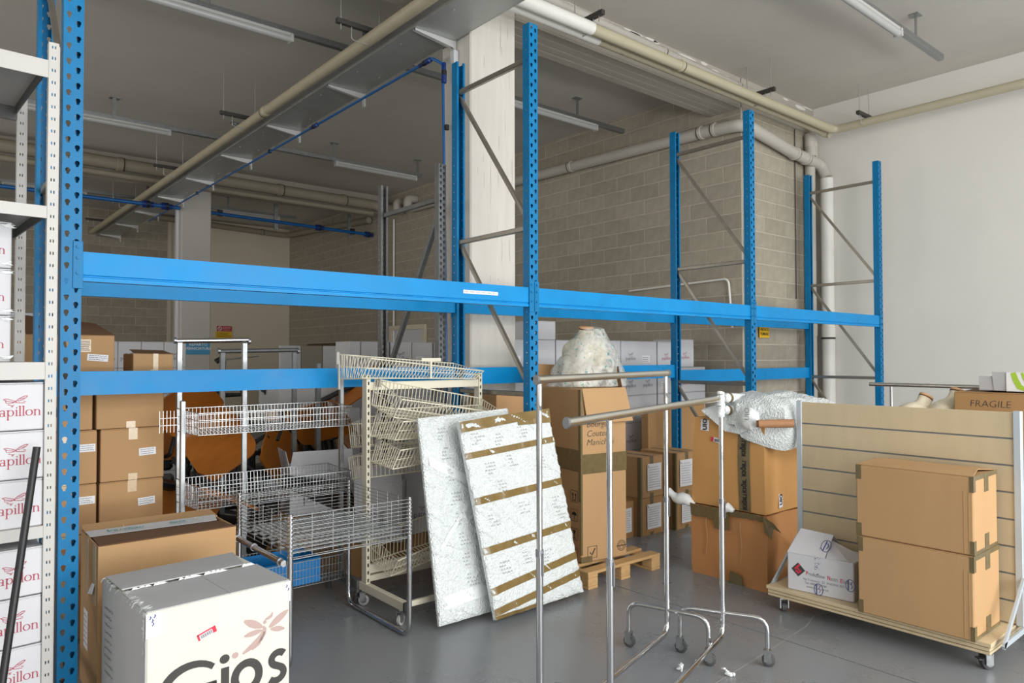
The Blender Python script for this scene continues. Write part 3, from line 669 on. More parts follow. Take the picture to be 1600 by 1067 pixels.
for i, z in enumerate((1.572, 1.563, 1.505)):
    rbeam(RX+BAY*i+0.041, RX+BAY*(i+1)-0.041, RY+RD-0.004, z, 1)
# ---- old grey steel frame behind
fr = thing('grey_rack', 'grey steel rack frame with one diagonal brace behind the first bay', 'rack frame', (3.30, 5.28, 0))
gm = upright_mesh(3.2, M_dgalv, 0.07, 0.06, 0.05)
inv = WM[fr.name].inverted()
put('upright', gm, fr, inv @ Matrix.Translation((3.262, 4.76, 0)) @ Matrix.Rotation(0, 4, 'Z')); put('upright', gm, fr, inv @ Matrix.Translation((3.275, 5.76, 0)) @ Matrix.Rotation(PI, 4, 'Z'))
for z in (2.93, 0.25): part('cross_bar', MB().bbox(3.262, 3.292, 4.81, 5.71, z-0.02, z+0.02, 0.003), M_dgalv, fr, world=True)
part('diagonal_brace', MB().tube([(3.276, 4.80, 2.86), (3.276, 5.73, 1.35)], 0.026, 4), M_dgalv, fr, world=True); part('diagonal_brace', MB().tube([(3.276, 5.73, 1.30), (3.276, 4.80, 0.30)], 0.026, 4), M_dgalv, fr, world=True)

# ================================================================== LIGHT GREY SHELVING AT LEFT
AS = math.radians(3.2); SB = (0.455, 3.44, 0)
sh = thing('shelving_unit', 'light grey slotted steel shelving holding printed white cartons', 'shelving', SB, AS)
SD, SW, SHT = 0.70, 1.0, 2.94     # depth, width, height; local x runs to the left (negative)
def slot_post(x, y, h):
    mb = MB(); t = 0.002; w = 0.036
    def slot(t_):
        a = abs(math.cos(t_)); b = abs(math.sin(t_)); return min(0.0022/max(a, 1e-3), 0.0085/max(b, 1e-3))
    perforated(mb, (x-w, y, 0), (1, 0, 0), w, 0, h, ((w*0.36, 0), (w*0.64, 0)), 0.05, slot, 12)
    perforated(mb, (x, y, 0), (0, 1, 0), w, 0, h, ((w*0.4, 0.025),), 0.05, slot, 12)
    mb.box(x, x+0.010, y+w-0.002, y+w, 0, h)
    mb.quad((x-w, y, 0), (x-w, y+0.03, 0), (x-w, y+0.03, h), (x-w, y, h))
    return mb
part('post', slot_post(0, 0, SHT), M_shelf, sh, world=False); part('post', slot_post(0, SD, SHT), M_shelf, sh)
part('post', slot_post(-SW, 0, SHT), M_shelf, sh); part('post', slot_post(-SW, SD, SHT), M_shelf, sh)
for z, h in ((2.862, 0.072), (2.265, 0.05), (1.632, 0.070), (0.975, 0.048), (0.12, 0.05)):
    s_ = part('shelf', MB().bbox(-SW+0.002, -0.037, -0.003, 0.002, z-h, z, 0.001).box(-SW+0.002, -0.037, 0.0, SD+0.03, z-0.006, z), M_shelf, sh)
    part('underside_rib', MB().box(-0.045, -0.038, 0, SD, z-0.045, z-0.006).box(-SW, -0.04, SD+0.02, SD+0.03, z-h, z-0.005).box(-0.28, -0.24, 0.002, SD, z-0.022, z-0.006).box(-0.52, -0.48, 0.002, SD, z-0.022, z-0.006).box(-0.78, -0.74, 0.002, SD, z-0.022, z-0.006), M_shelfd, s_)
part('back_brace', MB().tube([(0.0, 0.05, 0.4), (0.0, SD, 1.5)], 0.006, 4), M_galv, sh)
def printed_carton(label, group, loc, rz, w, d, h, logo_w, logo=True, m_=None, seed=0, sticker=False, name='white_carton'):
    t = thing(name, label, 'box', loc, rz, group)
    b = 0.004; rnd = random.Random(seed)
    part('carton_body', MB().bbox(0, w, 0, d, 0, h-0.006, b), M_wbox, t)
    part('lid', MB().bbox(0.001, w-0.001, 0.001, d/2-0.002, h-0.005, h, 0.001).bbox(0.001, w-0.001, d/2+0.002, d-0.001, h-0.005, h, 0.001), M_wbox, t)
    if logo: papillon(t, (w*0.5, 0, h*0.30), X, Z, logo_w, m_)
    if sticker:
        s_ = sheet(t, w*0.42, h*0.26, (w*0.18, 0, h*0.2), X, Z, M_label); scribble(s_, w*0.36, h*0.2, 3, (0.005, 0.004, 0.001), X, Y, M_gink, seed, 0.004)
    return t
ra = Matrix.Rotation(AS, 4, 'Z')
def shp(x, y, z): v = ra @ Vector((x, y, 0)); return (SB[0]+v.x, SB[1]+v.y, z)
rows = [('middle shelf', z, 0.006) for z in (0.976, 1.169, 1.362)] + [('low shelf', z, 0.006) for z in (0.314, 0.508, 0.702)]
for nm, zs, y0_ in (('shelving bay under the thick shelf edge', (0.976, 1.169, 1.362), 0.008), ('lowest shelving bay behind the black rod', (0.122, 0.316, 0.510, 0.704), 0.008)):
    for k, z in enumerate(zs):
        w = ('bottom', 'second', 'third', 'top')[k] if len(zs) == 4 else ('bottom', 'middle', 'top')[k]
        t = printed_carton('white butterfly printed carton, %s of the %s' % (w, nm), 'printed cartons on the grey shelving', shp(-0.222+0.003*(k % 2), y0_+0.003, z), AS, 0.184, 0.5, 0.189, 0.170, seed=k)
for k, z in enumerate((1.633, 1.826, 2.019)):
    t = printed_carton('white carton with crumpled taped corners on the shelving, %s of the upper bay' % ('bottom', 'middle', 'top')[k], 'printed cartons on the grey shelving', shp(-0.33, 0.16, z), AS, 0.20, 0.5, 0.189, 0.160, seed=k+9)
    for zz in (0.01, 0.165):
        mb = MB(); rnd = random.Random(k*3+int(zz*100))
        for q in range(7): x = 0.178+rnd.random()*0.020; mb.poly([(x, -0.003-rnd.random()*0.006, zz+rnd.random()*0.018) for _ in range(1)]+[(x+rnd.uniform(.008, .02), -0.004-rnd.random()*0.01, zz+rnd.random()*0.02), (x-rnd.uniform(.01, .03), -0.003, zz+rnd.random()*0.02)])
        part('torn_tape', mb, M_foam, t)
# leaning black rod
single('leaning_rod', MB().tube([(0.205, 3.11, 0.01), (0.385, 3.36, 1.30)], 0.0135, 12), M_black, 'long scuffed black rod leaning against the grey shelving', 'rod', smooth=True, base=(0.205, 3.11, 0.0))

# ================================================================== WIRE BASKETS AND DISPLAY STANDS
def lerp(a, b, t): return a*(1-t)+b*t
def wire_faces(faces, r, n=4):
    """faces: list of (A,B,C,D,nu,nv): wires from AB edge to DC edge nu times, and along nv times"""
    mb = MB()
    for (A, B, C_, D, nu, nv) in faces:
        A, B, C_, D = map(Vector, (A, B, C_, D))
        for i in range(nu+1):
            t = i/max(nu, 1); mb.tube([lerp(A, B, t), lerp(D, C_, t)], r, n, caps=False)
        for j in range(1, nv):
            t = j/nv; mb.tube([lerp(A, D, t), lerp(B, C_, t)], r, n, caps=False)
    return mb
def basket(T, top, bot, m_, nl, nd, nv, r=0.0019, rr=0.0034, name='basket'):
    """top/bot: four corners (back-left, front-left, front-right, back-right)"""
    top = [Vector(p) for p in top]; bot = [Vector(p) for p in bot]
    rim = MB().tube(top, rr, 6, closed=True); rim.tube(bot, rr*0.8, 6, closed=True)
    for i in range(4): rim.tube([top[i], bot[i]], rr*0.8, 6, caps=False)
    b = part(name, rim, m_, T, world=True)
    cnt = (nd, nl, nd, nl); F = [(bot[i], bot[(i+1) % 4], top[(i+1) % 4], top[i], cnt[i], nv) for i in range(4)]
    F.append((bot[0], bot[3], bot[2], bot[1], nl, max(3, nd//3)))
    g = wire_faces(F, r); g.xf(WM[T.name].inverted()); o = put('wire_grid', g.mesh('wire_grid', m_), b)
    return b
# galvanised basket stand
ds = thing('basket_stand', 'galvanised display stand with three rows of long wire baskets behind the square bin', 'display stand', (1.80, 4.64, 0))
for x, zt in ((1.272, 1.385), (2.318, 1.50)):
    part('post', MB().bbox(x-0.014, x+0.014, 4.615, 4.645, 0.12, zt, 0.003), M_galv, ds, world=True)
    part('foot', MB().bbox(x-0.016, x+0.016, 4.36, 4.86, 0.075, 0.115, 0.004), M_galv, ds, world=True)
    for y in (4.40, 4.82): part('foot_pad', MB().tube([(x, y, 0.0), (x, y, 0.075)], 0.02, 10), M_rubber, ds, world=True)
for k, (z, h, yf) in enumerate(((1.318, 0.13, 4.445), (0.88, 0.13, 4.445), (0.33, 0.16, 4.445))):
    zb = z-h
    basket(ds, [(1.285, 4.80, z+0.012), (1.31, yf, z), (2.30, yf, z), (2.30, 4.80, z+0.012)], [(1.285, 4.79, zb), (1.31, yf+0.005, zb), (2.30, yf+0.005, zb), (2.30, 4.79, zb)], M_wire, 44, 14, 3)
part('side_wing', wire_faces([((1.24, 4.62, 1.20), (1.14, 4.62, 1.20), (1.14, 4.62, 1.33), (1.24, 4.62, 1.33), 5, 3)], 0.002), M_wire, ds, world=True)
part('back_bar', MB().tube([(1.27, 4.64, 0.14), (2.32, 4.64, 0.14)], 0.010, 8), M_galv, ds, world=True)
cr = thing('plastic_crate', 'blue plastic crate lying in the lowest basket under the square bin', 'crate', (1.75, 4.62, 0.175))
part('crate_floor', MB().bbox(-0.34, 0.34, -0.15, 0.15, 0.0, 0.008, 0.003), M_bluepl, cr)
for a in ((-0.34, 0.34, -0.155, -0.148), (-0.34, 0.34, 0.148, 0.155)): part('crate_side', MB().bbox(a[0], a[1], a[2], a[3], 0.0, 0.16, 0.003), M_bluepl, cr)
for a in ((-0.345, -0.338), (0.338, 0.345)): part('crate_end', MB().bbox(a[0], a[1], -0.15, 0.15, 0.0, 0.16, 0.003), M_bluepl, cr)
# square chrome wire bin on U legs
wbn = thing('wire_bin', 'square chrome wire bin on two bent tube legs', 'wire bin', (1.895, 4.02, 0))
bx0, bx1, by0, by1, bz0, bz1 = 1.535, 2.26, 3.64, 4.40, 0.595, 0.815
for x in (bx0, bx1):
    lg = part('leg', MB().tube(fillet([(x, by0, bz0+0.01), (x, by0, 0.017), (x, by1, 0.017), (x, by1, bz0+0.01)], 0.085), 0.0155, 12), M_chrome, wbn, world=True, smooth=True)
    for y in (by0, by1):
        c = part('corner_post', MB().tube([(x, y, bz0-0.04), (x, y, bz1+0.012)], 0.011, 10), M_chrome, wbn, world=True, smooth=True)
        rg = MB()
        for k in range(11): z = bz0-0.0+k*0.0215; rg.tube([(x, y, z-0.004), (x, y, z+0.004)], 0.0145, 10)
        part('hinge_rings', rg, M_chrome, c, world=True)
part('handle', MB().tube([(bx0-0.03, by0+0.01, bz0-0.02), (bx0-0.03, by1-0.02, bz0-0.02)], 0.017, 12), M_chrome, wbn, world=True, smooth=True)
for y in (by0+0.06, (by0+by1)/2+0.06, by1-0.06): part('handle_ring', MB().tube([(bx0-0.03, y-0.008, bz0-0.02), (bx0-0.03, y+0.008, bz0-0.02)], 0.0215, 12), M_alu, wbn, world=True)
def bin_side(a, b):
    a = Vector(a); b = Vector(b); mb = MB()
    for k in range(11): z = bz0+0.005+k*0.0215; mb.tube([(a.x, a.y, z), (b.x, b.y, z)], 0.0017, 4, caps=False)
    for k in range(1, 6): p = lerp(a, b, k/6); mb.tube([(p.x, p.y, bz0), (p.x, p.y, bz1+0.004)], 0.0017, 4, caps=False)
    return part('side_grid', mb, M_wire, wbn, world=True)
bin_side((bx0, by0, 0), (bx1, by0, 0)); bin_side((bx1, by0, 0), (bx1, by1, 0)); bin_side((bx1, by1, 0), (bx0, by1, 0)); bin_side((bx0, by1, 0), (bx0, by0, 0))
for k in range(3):   # loose grids piled on the bin's floor
    mb = MB(); z = bz0+0.012+k*0.020; dx = 0.02*k
    for i in range(22): x = bx0+0.03+(bx1-bx0-0.06)*i/21; mb.tube([(x, by0+0.02+dx, z), (x, by1-0.02, z+0.004*k)], 0.0018, 4, caps=False)
    for j in range(6): y = by0+0.05+(by1-by0-0.1)*j/5; mb.tube([(bx0+0.02, y, z+0.004), (bx1-0.02, y, z+0.004)], 0.0024, 4, caps=False); mb.tube([(bx0+0.02, y+0.022, z+0.004), (bx1-0.02, y+0.022, z+0.004)], 0.0024, 4, caps=False)
    part('floor_grid', mb, M_wire, wbn, world=True)
part('floor_edge', MB().tube([(bx0+0.01, by0, bz0-0.004), (bx1-0.01, by0, bz0-0.004)], 0.004, 6).tube([(bx0+0.01, by1, bz0-0.004), (bx1-0.01, by1, bz0-0.004)], 0.004, 6), M_wire, wbn, world=True)
# cream gondola with skewed baskets
def caster(T, x, y, r=0.035, w=0.02, m1=None, top=0.09, rz=0.0, brake=False, name='caster'):
    """swivel caster touching z=0 (world coordinates)"""
    M = Matrix.Translation((x, y, 0)) @ Matrix.Rotation(rz, 4, 'Z')
    f = MB(); f.box(-r*0.7, r*0.35, -w*0.85, -w*0.65, r*0.8, top-0.008).box(-r*0.7, r*0.35, w*0.65, w*0.85, r*0.8, top-0.008).box(-r*0.75, r*0.4, -w*0.85, w*0.85, top-0.012, top-0.004).tube([(-r*0.2, 0, top-0.006), (-r*0.2, 0, top+0.012)], 0.009, 8)
    f.xf(M); c = part(name, f, M_galv, T, world=True)
    wh = MB().tube([(0, -w*0.5, r), (0, -w*0.42, r), (0, w*0.42, r), (0, w*0.5, r)], [r*0.9, r, r, r*0.9], 20); wh.xf(M); part('wheel', wh, m1 or M_rubber, c, world=True, smooth=True)
    hb = MB().tube([(0, -w*0.62, r), (0, w*0.62, r)], r*0.55, 14); hb.xf(M); part('hub', hb, M_alu, c, world=True, smooth=True)
    if brake: b = MB().box(-r*1.5, -r*0.5, -w*0.5, w*0.5, top*0.55, top*0.62); b.xf(M); part('brake_pedal', b, M_rubber, c, world=True)
    return c
gd = thing('basket_gondola', 'cream slotted gondola on casters hung with skewed cream wire baskets', 'display stand', (2.84, 4.3, 0))
def slotted(x, y, z0, z1):
    mb = MB(); w = 0.03
    def sl(t_):
        a = abs(math.cos(t_)); b = abs(math.sin(t_)); return min(0.0055/max(a, 1e-3), 0.011/max(b, 1e-3))
    perforated(mb, (x-w/2, y-0.03, 0), (1, 0, 0), w, z0, z1, ((w/2, 0),), 0.05, sl, 12)
    mb.quad((x-w/2, y-0.03, z0), (x-w/2, y-0.03, z1), (x-w/2, y+0.03, z1), (x-w/2, y+0.03, z0)); mb.quad((x+w/2, y-0.03, z0), (x+w/2, y+0.03, z0), (x+w/2, y+0.03, z1), (x+w/2, y-0.03, z1))
    perforated(mb, (x-w/2, y+0.03, 0), (1, 0, 0), w, z0, z1, ((w/2, 0),), 0.05, sl, 12); return mb
for x in (2.335, 3.27): part('post', slotted(x, 4.30, 0.10, 1.53), M_cream_m, gd, world=True)
part('top_rail', MB().bbox(2.35, 3.255, 4.275, 4.30, 1.428, 1.483, 0.003), M_cream_m, gd, world=True)
part('bottom_rail', MB().bbox(2.35, 3.255, 4.275, 4.31, 0.215, 0.275, 0.003).bbox(2.35, 3.255, 4.27, 4.30, 0.165, 0.205, 0.003), M_cream_m, gd, world=True)
for x in (2.335, 3.27):
    part('foot', MB().bbox(x-0.02, x+0.02, 3.80, 4.36, 0.10, 0.155, 0.003), M_cream_m, gd, world=True)
    part('foot_cap', MB().bbox(x-0.022, x+0.022, 3.785, 3.80, 0.098, 0.157, 0.003), M_black, gd, world=True)
    caster(gd, x, 3.86, top=0.092, rz=0.5, m1=M_lamp); caster(gd, x, 4.33, top=0.092, rz=-0.6, brake=True, m1=M_lamp)
part('front_rail', MB().bbox(2.355, 3.25, 3.815, 3.84, 0.112, 0.146, 0.003), M_cream_m, gd, world=True)
part('rear_foot', MB().bbox(2.30, 2.34, 4.36, 4.60, 0.10, 0.16, 0.003), M_dgalv, gd, world=True)
SL = Vector((0, 0.05, -0.03))
basket(gd, [(2.385, 4.27, 1.503), (2.41, 3.97, 1.379), (3.27, 3.97, 1.24), (3.27, 4.27, 1.34)], [(2.36, 4.27, 1.33), (2.385, 4.03, 1.262), (3.22, 4.03, 1.12), (3.25, 4.27, 1.17)], M_cwire, 30, 11, 2, 0.0025, 0.0046)
basket(gd, [(2.405, 4.27, 1.297), (2.42, 3.97, 1.236), (3.25, 3.97, 1.23), (3.25, 4.27, 1.29)], [(2.35, 4.27, 1.125), (2.385, 4.02, 1.118), (3.21, 4.02, 1.11), (3.22, 4.27, 1.12)], M_cwire, 30, 11, 2, 0.0025, 0.0046)
basket(gd, [(2.405, 4.27, 1.104), (2.40, 3.97, 1.056), (3.25, 3.97, 1.10), (3.25, 4.27, 1.15)], [(2.36, 4.27, 0.955), (2.365, 4.01, 0.935), (3.21, 4.01, 0.98), (3.22, 4.27, 1.0)], M_cwire, 30, 11, 2, 0.0025, 0.0046)
basket(gd, [(2.36, 4.27, 0.47), (2.38, 3.97, 0.36), (3.22, 3.97, 0.53), (3.22, 4.27, 0.60)], [(2.36, 4.27, 0.30), (2.38, 4.06, 0.245), (3.20, 4.06, 0.36), (3.20, 4.27, 0.38)], M_cwire, 30, 11, 2, 0.0025, 0.0046)
basket(gd, [(2.36, 4.33, 1.25), (2.36, 4.60, 1.18), (3.24, 4.60, 1.15), (3.24, 4.33, 1.22)], [(2.36, 4.33, 1.06), (2.36, 4.56, 1.02), (3.24, 4.56, 1.0), (3.24, 4.33, 1.04)], M_cwire, 26, 9, 2, 0.0023, 0.004)
basket(gd, [(2.36, 4.33, 1.02), (2.36, 4.60, 0.95), (3.24, 4.60, 0.95), (3.24, 4.33, 1.02)], [(2.36, 4.33, 0.84), (2.36, 4.56, 0.80), (3.24, 4.56, 0.80), (3.24, 4.33, 0.84)], M_cwire, 26, 9, 2, 0.0023, 0.004)
for z_ in (1.45, 1.225, 1.04): part('bracket', MB().bbox(2.393, 2.40, 4.215, 4.285, z_, z_+0.055, 0.001), M_shelf, gd, world=True)
lb = thing('loose_basket', 'loose cream wire basket laid across the top of the gondola', 'basket', (2.8, 4.35, 1.487))
basket(lb, [(2.235, 4.50, 1.668), (2.315, 4.20, 1.640), (3.245, 4.20, 1.545), (3.20, 4.52, 1.60)], [(2.245, 4.50, 1.50), (2.27, 4.24, 1.512), (3.20, 4.24, 1.49), (3.17, 4.50, 1.49)], M_cwire, 34, 11, 2, 0.0025, 0.0045, name='basket_frame')
part('hook_plate', MB().bbox(2.225, 2.240, 4.485, 4.50, 1.43, 1.60, 0.002).bbox(2.215, 2.235, 4.49, 4.50, 1.60, 1.685, 0.003), M_shelf, lb, world=True)
part('price_holder', MB().bbox(2.70, 2.86, 4.19, 4.196, 1.618, 1.643, 0.002).box(2.77, 2.785, 4.19, 4.196, 1.50, 1.62), M_cream_m, lb, world=True)
# ================================================================== CARTONS
def carton(label, loc, rz, w, d, h, m_=None, group=None, open_=False, tape=None, name='cardboard_box', seam='x', rot=None, bulge=0.0):
    """origin front-left-bottom; w along x, d along y. Body, two top flaps with a gap, tape over the seam"""
    m_ = m_ or M_kraft
    t = thing(name, label, 'box', loc, rz, group, rot=rot)
    if open_:
        k = 0.005; part('carton_body', MB().bbox(0, w, 0, k, 0, h, 0.001).bbox(0, w, d-k, d, 0, h, 0.001).bbox(0, k, k, d-k, 0, h, 0.001).bbox(w-k, w, k, d-k, 0, h, 0.001).box(0, w, 0, d, 0, 0.006), m_, t); return t
    mb = MB(); nx, ny, nz = (10, 10, 10) if bulge else (1, 1, 1)
    if bulge:
        def face(o, u, v, n_):
            b0 = len(mb.v)
            for i in range(11):
                for j in range(11):
                    a, b = i/10, j/10; p = Vector(o)+Vector(u)*a+Vector(v)*b; e = 16*a*(1-a)*b*(1-b)
                    p += Vector(n_)*(bulge*e*(0.6+0.7*noise.noise(p*5+Vector(loc))))
                    mb.v.append(tuple(p))
            for i in range(10):
                for j in range(10): q = b0+i*11+j; mb.f.append((q, q+11, q+12, q+1))
        H = h-0.006
        face((0, 0, 0), (w, 0, 0), (0, 0, H), (0, -1, 0)); face((w, d, 0), (-w, 0, 0), (0, 0, H), (0, 1, 0)); face((w, 0, 0), (0, d, 0), (0, 0, H), (1, 0, 0)); face((0, d, 0), (0, -d, 0), (0, 0, H), (-1, 0, 0))
        mb.poly([(0, 0, H), (w, 0, H), (w, d, H), (0, d, H)]); mb.poly([(0, d, 0), (w, d, 0), (w, 0, 0), (0, 0, 0)])
    else: mb.bbox(0, w, 0, d, 0, h-0.006, 0.004)
    part('carton_body', mb, m_, t, smooth=bool(bulge))
    if seam == 'x': fl_ = ((0.002, w-0.002, 0.002, d/2-0.002), (0.002, w-0.002, d/2+0.002, d-0.002))
    else: fl_ = ((0.002, w/2-0.002, 0.002, d-0.002), (w/2+0.002, w-0.002, 0.002, d-0.002))
    for a in fl_: part('flap', MB().bbox(a[0], a[1], a[2], a[3], h-0.0055, h-0.001, 0.001), m_, t)
    if tape:
        if seam == 'x': part('tape_strip', MB().box(-0.0012, w+0.0012, d/2-0.025, d/2+0.025, h-0.001, h).box(-0.0012, 0.0005, d/2-0.025, d/2+0.025, h-0.09, h).box(w-0.0005, w+0.0012, d/2-0.025, d/2+0.025, h-0.09, h), tape, t)
        else: part('tape_strip', MB().box(w/2-0.025, w/2+0.025, -0.0012, d+0.0012, h-0.001, h).box(w/2-0.025, w/2+0.025, -0.0015, 0.0005, h-0.07, h), tape, t); part('tape_strip', MB().box(w/2-0.025, w/2+0.025, -0.0015, 0.0005, 0.0, 0.04), tape, t)
    return t
def lab(t, w, h, o, right, upv, rows=3, seed=1, m_=None, lw=0.003):
    s_ = sheet(t, w, h, o, right, upv, m_ or M_label); scribble(s_, w*0.86, h*0.84, rows, (w*0.07, h*0.08, 0.0004), X, Y, M_gink, seed, lw); return s_
# brown cartons stacked behind the first bay
GY = 4.86
cw = 0.35
zs = [0.0, 0.315, 0.612, 0.905, 1.222]
for k in range(5):
    z0 = zs[k]; h = (zs[k+1]-z0-0.002) if k < 4 else 0.285
    w = ('bottom', 'second', 'middle', 'fourth', 'top')[k]
    t = carton('brown carton with a small white label, %s of the taller stack behind the beam' % w, (0.872+0.003*(k % 2) - (0.02 if k == 4 else 0), GY, z0), 0.0 if k < 4 else 0.0, cw+(0.02 if k == 4 else 0), 0.5, h, M_kraft, 'brown cartons stacked behind the rack', tape=M_ctape, seam='y')
    if k >= 1: lab(t, 0.095, 0.045, (cw*0.60, 0, h*(0.45 if k < 4 else 0.75)), (1, 0, 0.05 if k < 4 else 0), (-.05 if k < 4 else 0, 0, 1), 3, k)
for k in range(4):
    z0 = zs[k]; h = zs[k+1]-z0-0.002
    w = ('bottom', 'second', 'third', 'top')[k]
    t = carton('plain brown carton, %s of the stack beside the first blue post' % w, (0.50, GY+0.01, z0), 0, 0.358, 0.5, h, M_kraft, 'brown cartons stacked behind the rack', tape=M_ctape, seam='y')
    if k >= 2: lab(t, 0.11, 0.045, (0.24, 0, h*0.6), X, Z, 3, k+8)
t = carton('brown carton, left of the upper pair under the blue lower beam', (0.48, GY+0.02, zs[4]), 0, 0.355, 0.5, 0.285, M_kraft, 'brown cartons stacked behind the rack', seam='y')
t = thing('open_carton', 'brown carton with its top flap standing up beside the first blue post', 'box', (0.50, GY+0.03, 1.508), 0, 'brown cartons stacked behind the rack')
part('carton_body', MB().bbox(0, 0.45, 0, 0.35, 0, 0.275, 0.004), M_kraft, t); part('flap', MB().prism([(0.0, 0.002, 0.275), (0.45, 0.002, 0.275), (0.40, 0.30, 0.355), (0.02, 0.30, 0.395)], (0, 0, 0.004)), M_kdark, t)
lab(t, 0.11, 0.04, (0.305, 0, 0.125), (1, 0, -0.08), (.08, 0, 1), 3, 40); lab(t, 0.06, 0.075, (0.265, 0, 0.175), X, Z, 6, 41, M_ctape, 0.004)
t = thing('small_open_carton', 'small brown carton with a tape strip standing behind the blue lower beam', 'box', (1.06, 4.92, 1.509), 0.05, 'brown cartons stacked behind the rack')
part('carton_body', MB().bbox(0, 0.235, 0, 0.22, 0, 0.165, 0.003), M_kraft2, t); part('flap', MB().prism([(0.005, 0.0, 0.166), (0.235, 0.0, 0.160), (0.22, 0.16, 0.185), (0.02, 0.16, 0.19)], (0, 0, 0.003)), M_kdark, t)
part('tape_strip', MB().box(0.115, 0.145, -0.0015, 0, 0.02, 0.165), M_ctape, t); lab(t, 0.04, 0.035, (0.10, -0.002, 0.03), X, Z, 2, 44, M_ctape)

# big tall brown box in front of them
t = thing('bicycle_carton', 'big tall brown carton with torn open top behind the white Gios printed box', 'box', (0.69, 3.86, 0.0), 0.0)
W, D, H = 0.64, 0.44, 0.762
part('carton_body', MB().box(0, W, 0, 0.006, 0, H-0.002).box(0, 0.006, 0.006, D, 0, H-0.006).box(W-0.006, W, 0.006, D, 0, H-0.004).box(0.006, W-0.006, D-0.006, D, 0, H-0.004).box(0.006, W-0.006, 0.006, D-0.006, 0, 0.006), M_kraft2, t)
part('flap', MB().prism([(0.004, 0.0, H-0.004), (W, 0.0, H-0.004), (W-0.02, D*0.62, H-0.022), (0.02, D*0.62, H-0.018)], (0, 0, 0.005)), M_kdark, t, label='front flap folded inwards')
part('flap', MB().prism([(0.0, D-0.10, H-0.004), (W, D-0.14, H-0.004), (W, D, H+0.012), (0, D, H+0.016)], (0, 0, 0.006)), M_kraft2, t)
s_ = part('inner_liner', MB().prism([(0.01, D*0.60, H-0.010), (W-0.02, D*0.56, H-0.012), (W-0.01, D*0.72, H+0.004), (0.0, D*0.74, H+0.006)], (0, 0, 0.003)), M_giost, t)
text(t, 'Vertbau        fort', 0.055, (0.08, D*0.62, H+0.001), (1, -0.05, 0), (0, 1, 0.1), M_teal, shear=0.3)
mb = MB(); rnd = random.Random(4)
for k in range(40): x = 0.0+rnd.random()*W; y = D*rnd.choice((0.60, 0.74, 0.98))+rnd.uniform(-.01, .01); mb.poly([(x, y, H+0.004), (x+rnd.uniform(.004, .02), y+0.004, H+0.006+rnd.random()*.010), (x+0.01, y+0.012, H+0.008)])
part('torn_edge', mb, M_ctape, t)
for y_ in (0.05, 0.24): part('tape_strip', MB().box(-0.002, 0.0, y_, y_+0.065, H-0.29, H-0.01), M_ctape, t)
s_ = lab(t, 0.10, 0.19, (-0.001, 0.33, H-0.56), (0, -1, 0), Z, 6, 50); part('loose_label', MB().prism([(-0.004, 0.05, H-0.19), (-0.004, 0.12, H-0.20), (-0.02, 0.13, H-0.25), (-0.012, 0.07, H-0.24)], (-0.001, 0, 0.001)), M_label, t)
# white Gios box
GL = (0.690, 2.960, 0.0); GR = math.radians(3.7)
t = thing('printed_carton', 'large ivory carton lettered Gios with a winged figure, front left', 'box', GL, GR)
W, D, H = 0.575, 0.585, 0.695
part('carton_body', MB().bbox(0, W, 0, D, 0, H-0.004, 0.006), M_gios, t)
part('side_panel', MB().box(-0.002, 0.001, 0.003, D-0.003, 0.002, H-0.004), M_giost, t)
part('flap', MB().bbox(0.002, W*0.55, 0.002, D*0.56, H-0.005, H, 0.001).bbox(W*0.553, W-0.002, 0.002, D*0.56, H-0.005, H, 0.001), M_giost, t, label='grey front top flap split in two')
part('flap', MB().prism([(0.0, D*0.53, H+0.010), (W*0.9, D*0.57, H+0.006), (W-0.01, D-0.002, H), (0.01, D-0.002, H)], (0, 0, 0.005)), M_giost, t, label='grey rear top flap lifted at the seam')
mb = MB(); rnd = random.Random(8)
for k in range(60):
    a = rnd.random(); x = rnd.uniform(-0.004, 0.012); y = a*D; mb.poly([(x, y, H+0.001), (x+rnd.uniform(.01, .035), y+rnd.uniform(-.01, .01), H+0.003+rnd.random()*.006), (x-0.005, y+rnd.uniform(.005, .03), H-rnd.random()*.03)])
for k in range(26): y = D*0.53+rnd.uniform(-.004, .006); x = rnd.random()*W*0.95; mb.poly([(x, y, H+0.002), (x+rnd.uniform(.02, .05), y+0.002, H+0.003), (x+.01, y+0.008, H+0.013)])
for k in range(24): z = H-rnd.random()**2*0.16; mb.poly([(-0.004, 0.004+rnd.random()*.02, z), (-0.003, rnd.random()*.05, z-rnd.random()*.03), (-0.006, 0.0, z-0.02)])
part('torn_tape', mb, M_foam, t)
part('corner_tape', MB().box(-0.002, 0.055, -0.0016, 0, H-0.10, H-0.01), M_label, t); part('corner_tape', MB().box(W-0.022, W+0.001, -0.0016, 0.0, H-0.09, H-0.005), M_label, t)
bl = MB(); [ribbon(bl, [(a_+0.010, H-b_), (a_+0.016, H-b_+0.006), (a_+0.013, H-b_+0.012)], 0.004) for a_, b_ in ((0, .03), (.008, .042), (.016, .026), (.010, .055), (W-.03, .03), (W-.022, .045))]; bl.xf(frame((0, -0.002, 0), X, Z)); part('tape_print', bl, M_bluei, t)
K = 1.0
def G2(px, py):    # front face millimetre sketch -> metres, origin at the face's bottom left
    return (px, py)
mb = MB()
ox, oz = 0.19, 0.27    # base line of the big letters
q = MB()
ribbon(q, arc(0.148, 0.078, 0.098, 0.080, 42, 338, 26), [0.020+0.010*min(1, i/8) for i in range(27)]); ribbon(q, [(0.150, 0.070), (0.232, 0.070)], 0.024); ribbon(q, [(0.221, 0.078), (0.221, 0.008)], 0.024)
ribbon(q, [(0.262, 0.0), (0.262, 0.116)], 0.029); n = len(q.v); q.v += [(0.260+0.018*math.cos(2*PI*i/16), 0.146+0.016*math.sin(2*PI*i/16), 0) for i in range(16)]; q.f.append(tuple(range(n, n+16)))
